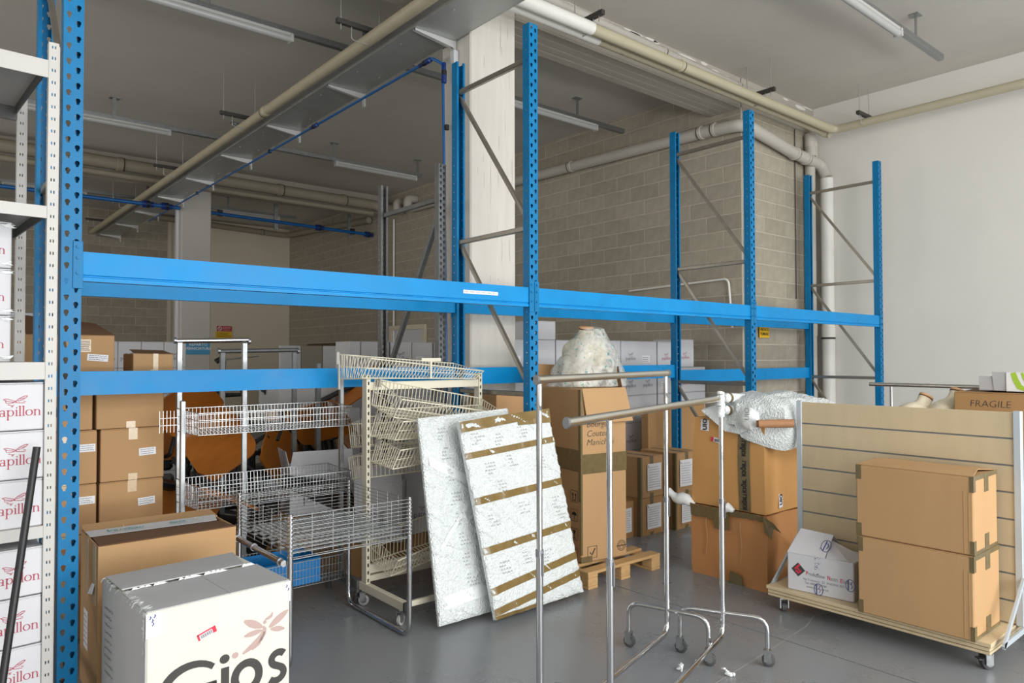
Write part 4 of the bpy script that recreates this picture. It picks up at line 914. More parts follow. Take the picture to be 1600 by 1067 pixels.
ribbon(q, arc(0.342, 0.061, 0.045, 0.048, 0, 360, 28)[:-1], 0.029, True)
sp = arc(0.462, 0.090, 0.027, 0.024, 35, 235, 12)+arc(0.452, 0.037, 0.031, 0.026, 62, -140, 12); ribbon(q, sp, 0.026)
q.xf(Matrix.Scale(1.13, 4)); M_ = frame((W-0.574, 0, 0.272), X, Z)
put('printed_lettering', q.mesh('printed_lettering', M_giosk), t, M_)
n = MB()
def blob(mb, P, w0): k = len(P); ribbon(mb, P, [w0*math.sin(PI*(i+0.4)/(k-0.2))**0.7 for i in range(k)])
def seg(a, b, k=10): return [(a[0]+(b[0]-a[0])*i/(k-1), a[1]+(b[1]-a[1])*i/(k-1)) for i in range(k)]
blob(n, seg((0.425, 0.215), (0.500, 0.262)), 0.026); blob(n, seg((0.430, 0.208), (0.486, 0.196)), 0.020); blob(n, seg((0.400, 0.222), (0.330, 0.262)), 0.027); blob(n, seg((0.398, 0.212), (0.330, 0.206)), 0.020)
blob(n, [(0.402, 0.225), (0.408, 0.215), (0.404, 0.20), (0.392, 0.185), (0.37, 0.17), (0.345, 0.155), (0.325, 0.145)], 0.022); blob(n, [(0.408, 0.205), (0.398, 0.185), (0.385, 0.165), (0.36, 0.150)], 0.012)
blob(n, seg((0.408, 0.232), (0.409, 0.246), 6), 0.014); blob(n, [(0.410, 0.248), (0.422, 0.250), (0.434, 0.256), (0.438, 0.268)], 0.012)
k0 = len(n.v); n.v += [(0.298+0.012*math.cos(2*PI*i/16), 0.148+0.011*math.sin(2*PI*i/16), 0) for i in range(16)]; n.f.append(tuple(range(k0, k0+16)))
n.xf(Matrix.Scale(1.13, 4)); put('printed_figure', n.mesh('printed_figure', M_giosp), t, M_)
text(t, 'LA MOBILITA CHE SOSTIENE', 0.029, (W-0.43, 0, 0.225), X, Z, M_gink)
s_ = sheet(t, 0.075, 0.026, (0.192, 0, H-0.160), (1, 0, 0.32), (-.32, 0, 1), M_label, name='price_sticker'); part('sticker_band', MB().box(0.060, 0.075, 0, 0.026, 0.0005, 0.0009).box(0, 0.008, 0, 0.026, 0.0005, 0.0009).box(0.0, 0.06, 0.020, 0.026, 0.0005, 0.0009), M_red, s_)
bm = MB(); 
for k in range(16): ribbon(bm, [(0.014+k*0.0028, 0.003), (0.014+k*0.0028, 0.018)], 0.001+0.001*(k % 3 == 0))
bm.xf(Matrix.Translation((0, 0, 0.001))); part('bar_code', bm, M_ink, s_)
scribble(t, 0.12, 0.30, 9, (-0.003, D-0.05, 0.30), (0, -1, 0), Z, M_gink, 31, 0.003); text(t, 'OLIM', 0.07, (-0.003, D-0.07, 0.14), (0, -1, 0), Z, M_gink)
text(t, 'e', 0.06, (W+0.001, 0.03, H-0.13), Y, Z, M_ink)

# tall taped carton on the pallet and the pallet itself
pt = thing('wooden_pallet', 'wooden pallet under the tall taped carton', 'pallet', (3.69, 3.57, 0))
for k in range(7): part('deck_board', MB().bbox(0.0, 0.80, 0.0+k*0.183, 0.10+k*0.183, 0.100, 0.122, 0.003), M_wood, pt)
for j in range(3):
    part('stringer_board', MB().bbox(j*0.35, j*0.35+0.10, 0.0, 1.2, 0.078, 0.0995, 0.003), M_wood, pt); part('bottom_board', MB().bbox(j*0.35, j*0.35+0.10, 0.0, 1.2, 0.0, 0.020, 0.003), M_wood, pt)
    for i in range(3): part('block', MB().bbox(j*0.35, j*0.35+0.10, i*0.55+0.0, i*0.55+0.10, 0.0205, 0.0775, 0.004), M_wood, pt)
TA = math.radians(-9)
t = thing('tall_carton', 'tall brown carton wrapped in olive tape with handwriting, standing on the pallet', 'box', (3.812, 3.76, 0.1225), TA)
W, D, H = 0.435, 0.60, 1.29
part('carton_body', MB().bbox(0, W, 0, D, 0, H-0.004, 0.008), M_kraft2, t)
part('flap', MB().prism([(0.012, -0.004, H), (W-0.01, -0.004, H), (W+0.035, -0.04, H-0.255), (0.035, -0.04, H-0.255)], (0, 0.004, 0.001)), M_kraft2, t, label='front flap hanging open')
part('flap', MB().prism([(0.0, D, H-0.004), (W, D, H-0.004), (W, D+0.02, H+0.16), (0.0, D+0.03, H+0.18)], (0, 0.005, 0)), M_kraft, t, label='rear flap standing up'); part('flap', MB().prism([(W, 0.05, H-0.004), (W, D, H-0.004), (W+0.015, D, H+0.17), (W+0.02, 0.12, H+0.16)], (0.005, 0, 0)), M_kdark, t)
part('tape_band', MB().box(-0.003, W+0.003, -0.003, 0.0, 0.655, 0.80).box(-0.003, 0.0, -0.003, D, 0.67, 0.83).box(W, W+0.003, -0.003, D, 0.655, 0.80), M_taped, t)
part('edge_tape', MB().box(-0.003, 0.014, -0.0035, 0.0, 0.06, H-0.01).box(-0.0035, 0.0, 0.0, 0.025, 0.45, H-0.01).box(-0.003, 0.10, -0.0036, 0.0, 0.0, 0.045), M_taped, t)
for s, z in (('Bourgas', 1.000), ('Couter', 0.930), ('Manichini', 0.865)): text(t, s, 0.068, (0.05, -0.001, z), X, Z, M_giosk, shear=0.25, bold=-0.0008)
def picto(t, z, kind, o=None, right=(0, -1, 0), s=0.085):
    mb = MB(); ribbon(mb, [(0, 0), (s, 0), (s, s), (0, s)], 0.004, True)
    if kind == 'up': 
        for x in (0.3, 0.7): ribbon(mb, [(s*x, s*.25), (s*x, s*.65)], s*.08); mb.poly([(s*(x-.12), s*.6, 0), (s*(x+.12), s*.6, 0), (s*x, s*.82, 0)])
        ribbon(mb, [(s*.2, s*.16), (s*.8, s*.16)], 0.005)
    elif kind == 'umbrella': mb.poly([(s*(.5+.35*math.cos(math.radians(a))), s*(.5+.3*math.sin(math.radians(a))), 0) for a in range(0, 181, 20)]); ribbon(mb, [(s*.5, s*.5), (s*.5, s*.18), (s*.6, s*.15)], 0.005)
    elif kind == 'glass': mb.poly([(s*.3, s*.85, 0), (s*.7, s*.85, 0), (s*.55, s*.45, 0), (s*.45, s*.45, 0)]); ribbon(mb, [(s*.5, s*.5), (s*.5, s*.15)], 0.006); ribbon(mb, [(s*.3, s*.13), (s*.7, s*.13)], 0.006)
    elif kind == 'check': ribbon(mb, [(s*.25, s*.5), (s*.45, s*.25), (s*.8, s*.8)], 0.009)
    put('printed_symbol', mb.mesh('printed_symbol', M_ink), t, frame(o or (-0.001, 0.125, z), right, Z))
for z, k in ((0.44, 'up'), (0.30, 'umbrella'), (0.16, 'glass'), (0.02, 'glass')): picto(t, z, k)
picto(t, 0, 'check', (0.06, -0.001, 0.03), X, 0.085)
mb = MB(); ribbon(mb, arc(0, 0, 0.038, 0.038, 0, 360, 24)[:-1], 0.004, True); ribbon(mb, arc(0, 0, 0.026, 0.026, 0, 360, 24)[:-1], 0.003, True); ribbon(mb, [(-.05, 0), (.05, 0)], 0.005); ribbon(mb, [(-.015, -.012), (0, .014), (.015, -.012)], .004); put('printed_symbol', mb.mesh('printed_symbol', M_ink), t, frame((W-0.055, -0.001, 0.085), X, Z))
# mannequin bust in a clear plastic bag on top of that box
def bust(label, loc, tilt=(0, 0, 0), s=1.0, group=None, name='mannequin_bust', bag=False):
    t = thing(name, label, 'mannequin', loc, rot=tilt, group=group)
    prof = [(0.13, 0.0), (0.15, 0.05), (0.155, 0.12), (0.165, 0.20), (0.175, 0.27), (0.165, 0.33), (0.12, 0.38), (0.075, 0.41), (0.060, 0.44), (0.058, 0.485)]
    M = Matrix.Diagonal((1.15*s, 0.8*s, s, 1)); mb = MB(); pr = []
    for i in range(len(prof)-1):
        for k in range(3): a = k/3; pr.append((lerp(prof[i][0], prof[i+1][0], a), lerp(prof[i][1], prof[i+1][1], a)))
    pr.append(prof[-1]); mb.lathe(pr, M, 28); part('torso', mb, M_linen, t, smooth=True)
    part('neck_cap', MB().lathe([(0.052, 0.487), (0.060, 0.490), (0.060, 0.502), (0.050, 0.508)], M, 24), M_cap, t, smooth=True)
    part('neck_seam', MB().lathe([(0.0605, 0.480), (0.0605, 0.487)], M, 24), M_kdark, t)
    return t
b_ = bust('linen mannequin bust lying wrapped in the clear plastic bag on the tall carton', (4.20, 4.13, 1.430), (math.radians(12), math.radians(2), -0.5), 0.93)
mb = MB(); nu, nv = 48, 22; rnd = random.Random(1)
for j in range(nv+1):
    v = j/nv
    for i in range(nu):
        a = 2*PI*i/nu; zz = 1.418+0.475*v; rx = 0.36*(1-v**1.5*0.74); ry = 0.26*(1-v**1.5*0.70)
        if v == 1: rx *= 0.4; ry *= 0.4
        p = Vector((4.17+0.07*v+rx*math.cos(a), 4.04+ry*math.sin(a)*1.0, zz)); nn_ = noise.noise(p*9)*0.035*(1-0.5*v)+noise.noise(p*24)*0.014
        mb.v.append((p.x+math.cos(a)*nn_, p.y+math.sin(a)*nn_, max(1.418, zz+noise.noise(p*14)*0.012*(v > 0.05))))
for j in range(nv):
    for i in range(nu): mb.f.append((j*nu+i, j*nu+(i+1) % nu, (j+1)*nu+(i+1) % nu, (j+1)*nu+i))
mb.f.append(tuple(nv*nu+i for i in range(nu)))
single('plastic_bag', mb, M_bag, 'crumpled clear plastic bag with teal print on top of the tall carton', 'bag', smooth=True, base=(4.15, 4.04, 1.418))

# four labelled brown cartons and the big dark one behind, between pallet and crushed boxes
def lcart(label, loc, w, d, h, rz=0.0, seed=0, lw_=0.20, lx=0.09):
    t = carton(label, loc, rz, w, d, h, M_kraft3 if seed % 2 else M_kraft, 'brown cartons with packing lists', tape=M_taped, seam='y', bulge=0.008)
    part('tape_strip', MB().box(-0.003, 0.02, -0.010, 0.0, 0, h).box(-0.004, 0.0, 0, 0.03, 0, h), M_taped, t)
    s_ = sheet(t, lw_, h*0.66, (lx, -0.010, h*0.16), X, Z, M_label, name='packing_list')
    scribble(s_, lw_*0.8, h*0.55, 9, (lw_*0.1, h*0.05, 0.0006), X, Y, M_gink, seed+60, 0.0035)
    bm = MB(); ribbon(bm, [(0.012, h*0.56), (0.012, h*0.63)], 0.007); bm.xf(Matrix.Translation((0, 0, 0.0008))); part('print_mark', bm, M_ink, s_); return t
lcart('brown carton with a packing list, lower left of the four beside the pallet', (5.135, 4.31, 0), 0.33, 0.42, 0.345, 0, 1)
lcart('brown carton with a packing list, upper left of the four beside the pallet', (5.14, 4.31, 0.347), 0.325, 0.42, 0.375, 0, 2)
lcart('brown carton with a packing list, lower right of the four beside the pallet', (5.585, 4.26, 0), 0.36, 0.42, 0.34, 0, 3)
lcart('brown carton with a packing list, upper right of the four beside the pallet', (5.59, 4.26, 0.342), 0.36, 0.42, 0.385, 0, 4, lx=0.06)
lcart('brown carton just showing behind the tall carton, low beside the pallet', (4.775, 4.36, 0), 0.33, 0.34, 0.33, 0, 5)
t = carton('large dark brown carton standing on end behind the four labelled ones', (6.0, 4.92, 0.0), 0.0, 1.02, 0.09, 1.10, M_kraft3, seam='x')
t = carton('brown carton at the foot of the stack left of the tall carton', (3.42, 4.28, 0), 0, 0.33, 0.35, 0.50, M_kraft)
t = carton('middle brown carton of the stack left of the tall carton', (3.42, 4.28, 0.502), 0, 0.33, 0.35, 0.50, M_kraft)
t = carton('topmost brown carton of the stack left of the tall carton', (3.43, 4.28, 1.004), 0, 0.31, 0.35, 0.36, M_kraft)
# white printed cartons piled behind the rack at middle right
wr = []
cols = [(5.66, 5.28), (5.99, 5.28), (6.33, 5.32), (6.67, 5.32), (7.02, 5.34)]
names = ('leftmost', 'second', 'middle', 'fourth', 'rightmost')
def ordz(k, n): return ('bottom', 'second', 'third', 'fourth', 'fifth', 'sixth')[k] + ' level'
for ci, (x, y) in enumerate(cols):
    for k in range(6 if ci < 4 else 5):
        t = printed_carton('white carton on the %s of the %s column piled behind the middle bay' % (ordz(k, 6), names[ci]), 'white cartons piled behind the middle bay', (x, y, k*0.304+0.001), 0.0, 0.318, 0.42, 0.302, 0.17, logo=(ci+k) % 3 != 1, m_=M_maroon if ci > 2 else M_giosk, seed=ci*7+k, sticker=(ci+k) % 3 == 1)
t = printed_carton('single white butterfly carton standing alone on top right of the pile behind the third post', 'white cartons piled behind the middle bay', (7.03, 5.34, 1.522), 0.0, 0.36, 0.34, 0.335, 0.17, seed=77)
t = printed_carton('white carton lying at the far right end of the pile behind the third post', 'white cartons piled behind the middle bay', (7.355, 5.36, 0.001), 0.0, 0.30, 0.42, 0.302, 0.13, seed=78)
for k in range(1, 5): printed_carton('white carton on the %s of the end column against the block wall' % ordz(k, 5), 'white cartons piled behind the middle bay', (7.355, 5.36, k*0.304+0.001), 0.0, 0.30, 0.42, 0.302, 0.13, logo=k % 2 == 0, seed=80+k)
t = printed_carton('white carton standing tall on the pile just right of the second blue post', 'white cartons piled behind the middle bay', (4.80, 5.42, 1.825), 0, 0.33, 0.3, 0.19, 0.12, logo=False, seed=90)
for ci, x in enumerate((4.46, 4.80, 5.14)):
    for k in range(6): printed_carton('white carton on the %s of the %s column just right of the near pillar' % (ordz(k, 6), ('left', 'middle', 'right')[ci]), 'white cartons right of the near pillar', (x, 5.42, k*0.304), 0, 0.325, 0.42, 0.302, 0.13, logo=False, seed=ci*9+k, sticker=(k+ci) % 2 == 1)
# row of white cartons in the middle distance, seen between frame posts
yy = 8.6
for ci, (x, w) in enumerate(((4.42, 0.16), (4.60, 0.42), (5.06, 0.34), (5.42, 0.34), (5.80, 0.30))):
    for k in range(5):
        h = 0.37; printed_carton('white carton on the %s of the %s column behind the grey steel frame' % (ordz(k, 5), ('leftmost narrow', 'second', 'third', 'fourth', 'rightmost')[ci]), 'white cartons behind the grey steel frame', (x, yy+0.02*ci, k*0.372), 0, w, 0.4, h, 0.26, logo=ci == 2, m_=M_giosk, seed=ci*5+k, sticker=ci in (3, 4))
for ci in range(4):
    for k in range(6):
        printed_carton('white butterfly carton, %s of the %s column left of the far pillar' % (ordz(k, 6), ('leftmost', 'second', 'third', 'rightmost')[ci]), 'white cartons left of the far pillar', (1.58+ci*0.245, 9.2, k*0.306), 0, 0.24, 0.35, 0.304, 0.19, m_=M_giosk, seed=ci*5+k)
# opened white cartons behind the gondola
def openwhite(label, loc, w, d, h, rz=0, split=True, logo=True):
    t = thing('open_white_carton', label, 'box', loc, rz, 'opened white cartons behind the baskets')
    k = 0.004; part('carton_body', MB().bbox(0, w, 0, k, 0, h, 0.001).bbox(0, w, d-k, d, 0, h, 0.001).bbox(0, k, k, d-k, 0, h, 0.001).bbox(w-k, w, k, d-k, 0, h, 0.001).box(0, w, 0, d, 0, 0.006), M_wbox, t)
    part('flap', MB().prism([(0, 0, h), (w, 0, h), (w-0.02, -0.02, h+0.14), (0.02, -0.02, h+0.14)], (0, k, 0)), M_wbox, t); part('flap', MB().prism([(0, 0, h), (0, d, h), (-0.03, d-0.02, h+0.14), (-0.03, 0.02, h+0.14)], (k, 0, 0)), M_wbox, t)
    if logo: papillon(t, (w*0.5, 0, h*0.30), X, Z, w*0.6, M_giosk)
    return t
openwhite('opened white carton behind the gondola with its front flap raised', (2.56, 4.90, 0.26), 0.36, 0.34, 0.44, -0.65)
openwhite('opened white carton right of it behind the leaning panels', (2.98, 4.84, 0.26), 0.34, 0.34, 0.42, 0.05)
openwhite('opened white carton farther back under the heap of chairs', (2.25, 5.35, 0.42), 0.50, 0.36, 0.36, -0.2)
for k, (x, y, w, d, h) in enumerate(((2.42, 4.88, 0.95, 0.42, 0.255), (2.15, 5.33, 0.70, 0.50, 0.415))):
    carton(('long low brown carton carrying the opened white ones behind the gondola', 'low brown carton under the farther opened white carton')[k], (x, y, 0), 0, w, d, h, M_kraft3)
# ================================================================== CHROME GARMENT RAILS
M_railc = mat('rail_nickel', (214, 212, 206), 0.22, metal=1.0, rvar=0.05, scale=8)
def garment_rail(label, far, near, zr, over_n=0.0, over_f=0.0, cr=0.0, rp=0.0145, cap=True, wrap=False, spread=0.23, arch=0.255):
    """far/near: the two post feet (x,y); zr: rail height"""
    F = Vector((far[0], far[1], 0)); N_ = Vector((near[0], near[1], 0)); a = (N_-F).normalized(); mid = (F+N_)/2
    t = thing('garment_rail', label, 'garment rail', (mid.x, mid.y, 0))
    zt = 0.13
    body = fillet([F+Vector((0, 0, zr)), F+Vector((0, 0, zt)), N_+Vector((0, 0, zt)), N_+Vector((0, 0, zr))], 0.07)
    part('frame_tube', MB().tube([F+Vector((0, 0, 0.85)), *fillet([F+Vector((0, 0, 0.84)), F+Vector((0, 0, zt)), N_+Vector((0, 0, zt)), N_+Vector((0, 0, 0.84))], 0.07), N_+Vector((0, 0, 0.85))], rp, 14), M_chrome, t, world=True, smooth=True)
    for P in (F, N_):
        p = part('post', MB().tube([P+Vector((0, 0, 0.80)), P+Vector((0, 0, zr-0.018))], rp*0.84, 14), M_chrome, t, world=True, smooth=True)
        part('lock_clip', MB().tube([P+Vector((0, 0, 0.845)), P+Vector((0, 0, 0.872))], rp*1.12, 12).box(P.x-0.003, P.x+0.003, P.y-rp-0.008, P.y-rp, 0.77, 0.86), M_alu, p, world=True)
        d = Vector((a.y, -a.x, 0))
        if isinstance(cr, tuple): d = Vector((cr[0], cr[1], 0)).normalized()
        A = P-d*spread; B = P+d*spread
        part('foot_tube', MB().tube(fillet([A+Vector((0, 0, 0.10)), A+Vector((0, 0, arch)), B+Vector((0, 0, arch)), B+Vector((0, 0, 0.10))], 0.075), rp*0.9, 14), M_chrome, t, world=True, smooth=True)
        for k, Q in enumerate((A, B)): caster(t, Q.x+0.008, Q.y, r=0.034, w=0.022, top=0.092, rz=-1.25+0.25*k)
    r0 = N_+a*over_n+Vector((0, 0, zr)); r1 = F-a*over_f+Vector((0, 0, zr))
    z2 = Vector((0, 0, 1)); s2 = Vector((-a.y, a.x, 0))
    prof = [(math.cos(2*PI*i/20)*0.0105, math.sin(2*PI*i/20)*0.0165) for i in range(20)]
    mb = MB(); P_ = [r0+s2*x+z2*y for x, y in prof]; mb.prism(P_, r1-r0); part('hanging_rail', mb, M_railc, t, world=True, smooth=True)
    if cap:
        for e, s_ in ((r0, 1), (r1, -1)):
            mb = MB(); P_ = [e+s2*x*1.25+z2*y*1.25 for x, y in prof]; mb.prism(P_, a*s_*0.014); part('end_cap', mb, M_alu, t, world=True)
    if wrap:
        mb = MB(); rnd = random.Random(3)
        for k in range(9): z = zr-0.10+k*0.015; r = rp*1.25+rnd.random()*0.006; mb.tube([F+Vector((rnd.uniform(-.003, .003), 0, z)), F+Vector((rnd.uniform(-.003, .003), 0, z+0.014))], r, 9)
        part('foam_wrap', mb, M_foam, t, world=True, smooth=True)
    return t
garment_rail('chrome garment rail on casters, the farther left one of the front pair', (3.216, 2.511), (1.955, 2.163), 1.557, over_n=0.012, over_f=0.03, cr=(0.139, -0.453))
garment_rail('chrome garment rail on casters with white foam tied to its end, the nearer one', (3.410, 2.288), (2.074, 1.891), 1.420, over_n=0.33, over_f=0.0, cr=(0.217, -0.43), wrap=True)
def rail2(label, x0, x1, y, zr, m_, xs=None, w=0.016):
    t = thing('garment_rail', label, 'garment rail', ((x0+x1)/2, y, 0))
    part('hanging_rail', MB().tube([(x0-0.03, y, zr-0.004), (x1+0.03, y, zr+0.01)], 0.017, 14), M_chrome if m_ is M_galv else M_dgalv, t, world=True, smooth=True)
    for x in (x0-0.03, x1+0.03): part('end_cap', MB().tube([(x-0.008, y, zr), (x+0.008, y, zr)], 0.022, 14), M_alu, t, world=True)
    for x in (x0, x1): part('post', MB().bbox(x-w, x+w, y-0.012, y+0.012, 0.06, zr-0.012, 0.003), m_, t, world=True)
    for x in (x0, x1): part('foot', MB().bbox(x-0.018, x+0.018, y-0.25, y+0.25, 0.03, 0.065, 0.004), m_, t, world=True); part('foot_pad', MB().tube([(x, y-0.22, 0), (x, y-0.22, 0.035)], 0.018, 10).tube([(x, y+0.22, 0), (x, y+0.22, 0.035)], 0.018, 10), M_rubber, t, world=True)
    part('base_bar', MB().bbox(x0, x1, y-0.012, y+0.012, 0.066, 0.09, 0.003), m_, t, world=True)
rail2('bright metal rail stand behind the blue lower beam, left of the two', 1.405, 1.845, 5.20, 1.765, M_galv, w=0.018)
rail2('dark metal rail stand behind the blue lower beam, right of the two', 1.86, 2.44, 5.72, 1.70, M_dgalv, w=0.020)
single('steel_post', MB().bbox(2.62, 2.66, 5.68, 5.72, 0, 1.60, 0.003), M_dgalv, 'lone dark steel post in the heap of chairs right of the rail stands', 'post')
# ================================================================== HEAP OF CHAIRS
def bent(mb, w, L, th, prof, y0=0.0):
    """curved plywood: profile points (y,z) swept over width w with rounded corners"""
    n = len(prof)
    for s in (0, 1):
        pass
    rows = []; y_a, y_b = prof[0][0], prof[-1][0]; rc = 0.09; K_ = 24; out = []
    for i in range(K_+1):
        t_ = 0.5-0.5*math.cos(PI*i/K_); y = lerp(y_a, y_b, t_)
        for (ya, za), (yb_, zb_) in zip(prof[:-1], prof[1:]):
            if ya-1e-9 <= y <= yb_+1e-9: z = lerp(za, zb_, (y-ya)/(yb_-ya)); break
        d_ = min(y-y_a, y_b-y); hw = w/2 - (rc-math.sqrt(max(0, rc*rc-(rc-d_)**2)) if d_ < rc else 0); rows.append((y, z, hw))
    n = len(rows)
    nx = 8; b0 = len(mb.v)
    for off in (0, th):
        for (y, z, hw) in rows:
            for j in range(nx+1): x = -hw+2*hw*j/nx; mb.v.append((x, y, z+off+0.02*(2*x/w)**2))
    R = nx+1; K = n*R
    for i in range(n-1):
        for j in range(nx):
            a = b0+i*R+j; mb.f.append((a, a+R, a+R+1, a+1)); a += K; mb.f.append((a, a+1, a+R+1, a+R))
    for i in range(n-1):
        a = b0+i*R; mb.f.append((a, a+K, a+K+R, a+R)); a = b0+i*R+nx; mb.f.append((a, a+R, a+R+K, a+K))
    for j in range(nx):
        a = b0+j; mb.f.append((a, a+1, a+1+K, a+K)); a = b0+(n-1)*R+j; mb.f.append((a, a+K, a+K+1, a+1))
def make_chair():
    t = thing('office_chair', 'x', 'chair', (0, 0, 0))
    mb = MB(); bent(mb, 0.46, 0.44, 0.012, [(-0.22, -0.02), (-0.19, 0.005), (-0.1, 0.0), (0, -0.005), (0.1, 0.0), (0.18, 0.01), (0.22, 0.03)]); part('seat_shell', mb, M_ply, t, smooth=True)
    mb = MB(); bent(mb, 0.44, 0.5, 0.012, [(-0.25, 0.02), (-0.2, 0.0), (-0.1, -0.01), (0, -0.012), (0.1, -0.01), (0.2, 0.0), (0.25, 0.02)]); mb.xf(Matrix.Translation((0, 0.27, 0.33)) @ Matrix.Rotation(math.radians(80), 4, 'X')); part('back_shell', mb, M_ply, t, smooth=True)
    part('back_support', MB().bbox(-0.035, 0.035, 0.05, 0.30, -0.05, -0.03, 0.004).bbox(-0.035, 0.035, 0.29, 0.31, -0.05, 0.35, 0.004), M_black, t)
    for s in (-1, 1): part('armrest', MB().tube(fillet([(s*0.20, 0.05, -0.03), (s*0.29, 0.05, -0.03), (s*0.29, 0.05, 0.20), (s*0.29, -0.16, 0.20)], 0.04), 0.014, 8), M_black, t, smooth=True)
    part('gas_lift', MB().tube([(0, 0, -0.03), (0, 0, -0.16)], 0.035, 12).tube([(0, 0, -0.16), (0, 0, -0.38)], 0.022, 12), M_black, t, smooth=True)
    st = MB()
    for k in range(5): a = 2*PI*k/5; st.tube([(0.03*math.cos(a), 0.03*math.sin(a), -0.375), (0.29*math.cos(a), 0.29*math.sin(a), -0.40)], [0.024, 0.015], 8)
    b = part('star_base', st, M_black, t, smooth=True)
    for k in range(5): a = 2*PI*k/5; part('castor', MB().tube([(0.29*math.cos(a)-0.02, 0.29*math.sin(a), -0.43), (0.29*math.cos(a)+0.02, 0.29*math.sin(a), -0.43)], 0.025, 12), M_black, b)
    return t
def dup(root, loc, rot, label, group=None):
    r = root.copy(); C.objects.link(r); r.location = loc; r.rotation_euler = rot; r['label'] = label
    if group: r['group'] = group
    for ch in list(root.children):
        c = ch.copy(); C.objects.link(c); c.parent = r
        for g in ch.children: d_ = g.copy(); C.objects.link(d_); d_.parent = c
    return r
ch0 = make_chair()
R_ = math.radians
CH = [((1.50, 5.48, 0.52), (R_(100), R_(25), R_(10)), 'orange plywood office chair tipped on its back, lowest left of the heap'),
      ((1.82, 5.66, 0.98), (R_(64), R_(-35), R_(-20)), 'orange plywood office chair with its broad shell facing out, middle of the heap'),
      ((2.40, 5.98, 0.86), (R_(78), R_(45), R_(30)), 'orange plywood office chair standing on its corner, right of the heap'),
      ((3.10, 6.25, 1.02), (R_(60), R_(-30), R_(60)), 'orange plywood office chair behind the rightmost post of the heap'),
      ((1.60, 6.55, 1.04), (R_(110), R_(160), R_(30)), 'upturned orange office chair at the back, just under the blue beam')]
ch0.location, ch0.rotation_euler = CH[0][0], CH[0][1]; ch0['label'] = CH[0][2]; ch0['group'] = 'office chairs thrown in a heap'
for a in CH[1:]: dup(ch0, a[0], a[1], a[2], 'office chairs thrown in a heap')
# black upholstered chairs filling the back of the heap
def make_black():
    t = thing('swivel_chair', 'x', 'chair', (0, 0, 0))
    part('seat', MB().bbox(-0.24, 0.24, -0.24, 0.24, -0.05, 0.02, 0.03), M_black, t, smooth=True); part('backrest', MB().bbox(-0.22, 0.22, 0.25, 0.31, 0.12, 0.66, 0.028), M_black, t, smooth=True)
    part('back_support', MB().bbox(-0.03, 0.03, 0.05, 0.30, -0.08, -0.055, 0.004).bbox(-0.03, 0.03, 0.312, 0.332, -0.08, 0.4, 0.004), M_black, t)
    for s_ in (-1, 1): part('armrest', MB().tube(fillet([(s_*0.20, 0.0, -0.06), (s_*0.30, 0.0, -0.06), (s_*0.30, 0.0, 0.2), (s_*0.30, -0.16, 0.2)], 0.03), 0.016, 8), M_black, t, smooth=True)
    part('gas_lift', MB().tube([(0, 0, -0.05), (0, 0, -0.38)], 0.028, 12), M_black, t, smooth=True)
    st = MB()
    for k in range(5): a = 2*PI*k/5; st.tube([(0.03*math.cos(a), 0.03*math.sin(a), -0.375), (0.29*math.cos(a), 0.29*math.sin(a), -0.40)], [0.024, 0.015], 8)
    b = part('star_base', st, M_black, t, smooth=True)
    for k in range(5): a = 2*PI*k/5; part('castor', MB().tube([(0.29*math.cos(a)-0.02, 0.29*math.sin(a), -0.43), (0.29*math.cos(a)+0.02, 0.29*math.sin(a), -0.43)], 0.025, 12), M_black, b)
    return t
bc = make_black()
BC = [((0.98, 6.50, 0.46), (0, 0, 0.4), 'black swivel chair standing at the far left of the heap'), ((1.78, 7.65, 0.46), (0, 0, 2.9), 'black swivel chair standing at the back behind the left rail stand'), ((2.42, 7.65, 0.46), (0, 0, 0.3), 'black swivel chair standing at the back behind the dark rail stand'), ((3.10, 7.75, 0.46), (0, 0, 3.5), 'black swivel chair standing at the back right of the heap'),
      ((1.45, 7.15, 0.97), (R_(180), R_(10), 0.3), 'black swivel chair upside down on top left of the heap'), ((2.10, 6.75, 0.95), (R_(170), R_(-12), 1.9), 'black swivel chair upside down on top middle of the heap'), ((2.85, 6.62, 0.93), (R_(168), R_(8), 0.9), 'black swivel chair upside down on top right of the heap'),
      ((2.05, 5.42, 0.40), (R_(95), R_(40), 0.8), 'black swivel chair lying on its side at the foot of the heap'), ((1.18, 5.95, 0.98), (R_(100), R_(200), 0.2), 'black swivel chair wedged between the brown cartons and the heap'), ((2.62, 6.30, 0.32), (R_(85), R_(10), 0.3), 'black swivel chair lying on its back under the orange ones')]
bc.location, bc.rotation_euler = BC[0][0], BC[0][1]; bc['label'] = BC[0][2]; bc['group'] = 'black chairs in the heap'
for a in BC[1:]: dup(bc, a[0], a[1], a[2], 'black chairs in the heap')
# loose board and film on the heap, cabinets behind
single('folded_film', MB().bbox(2.35, 3.0, 6.2, 6.6, 1.33, 1.50, 0.03), M_film, 'bundle of milky plastic film behind the blue lower beam', 'film') if False else None
t = carton('flat wide grey box wrapped in film on the heap behind the dark rail stand', (2.55, 6.3, 1.16), 0.0, 0.85, 0.5, 0.30, M_giost)
t = carton('tall carton carrying the flat grey one in the heap', (2.75, 6.85, 0.0), 0.0, 0.65, 0.3, 1.155, M_kraft3)
t = thing('sheet_partition', 'pale sheet metal partition beyond the heap of chairs, left of the brown door', 'partition', (5.1, 12.6, 0))
for k in range(5): p = part('panel', MB().bbox(k*0.42, k*0.42+0.40, 0, 0.04, 0.05, 1.86, 0.008), M_panel if k % 2 == 0 else M_doorg, t)
part('base_rail', MB().bbox(0, 2.08, 0, 0.04, 0.0, 0.05, 0.003), M_galv, t)
t = thing('desk_lamp', 'small black bent desk lamp on a pole in front of the far pillar', 'lamp', (2.75, 8.4, 0))
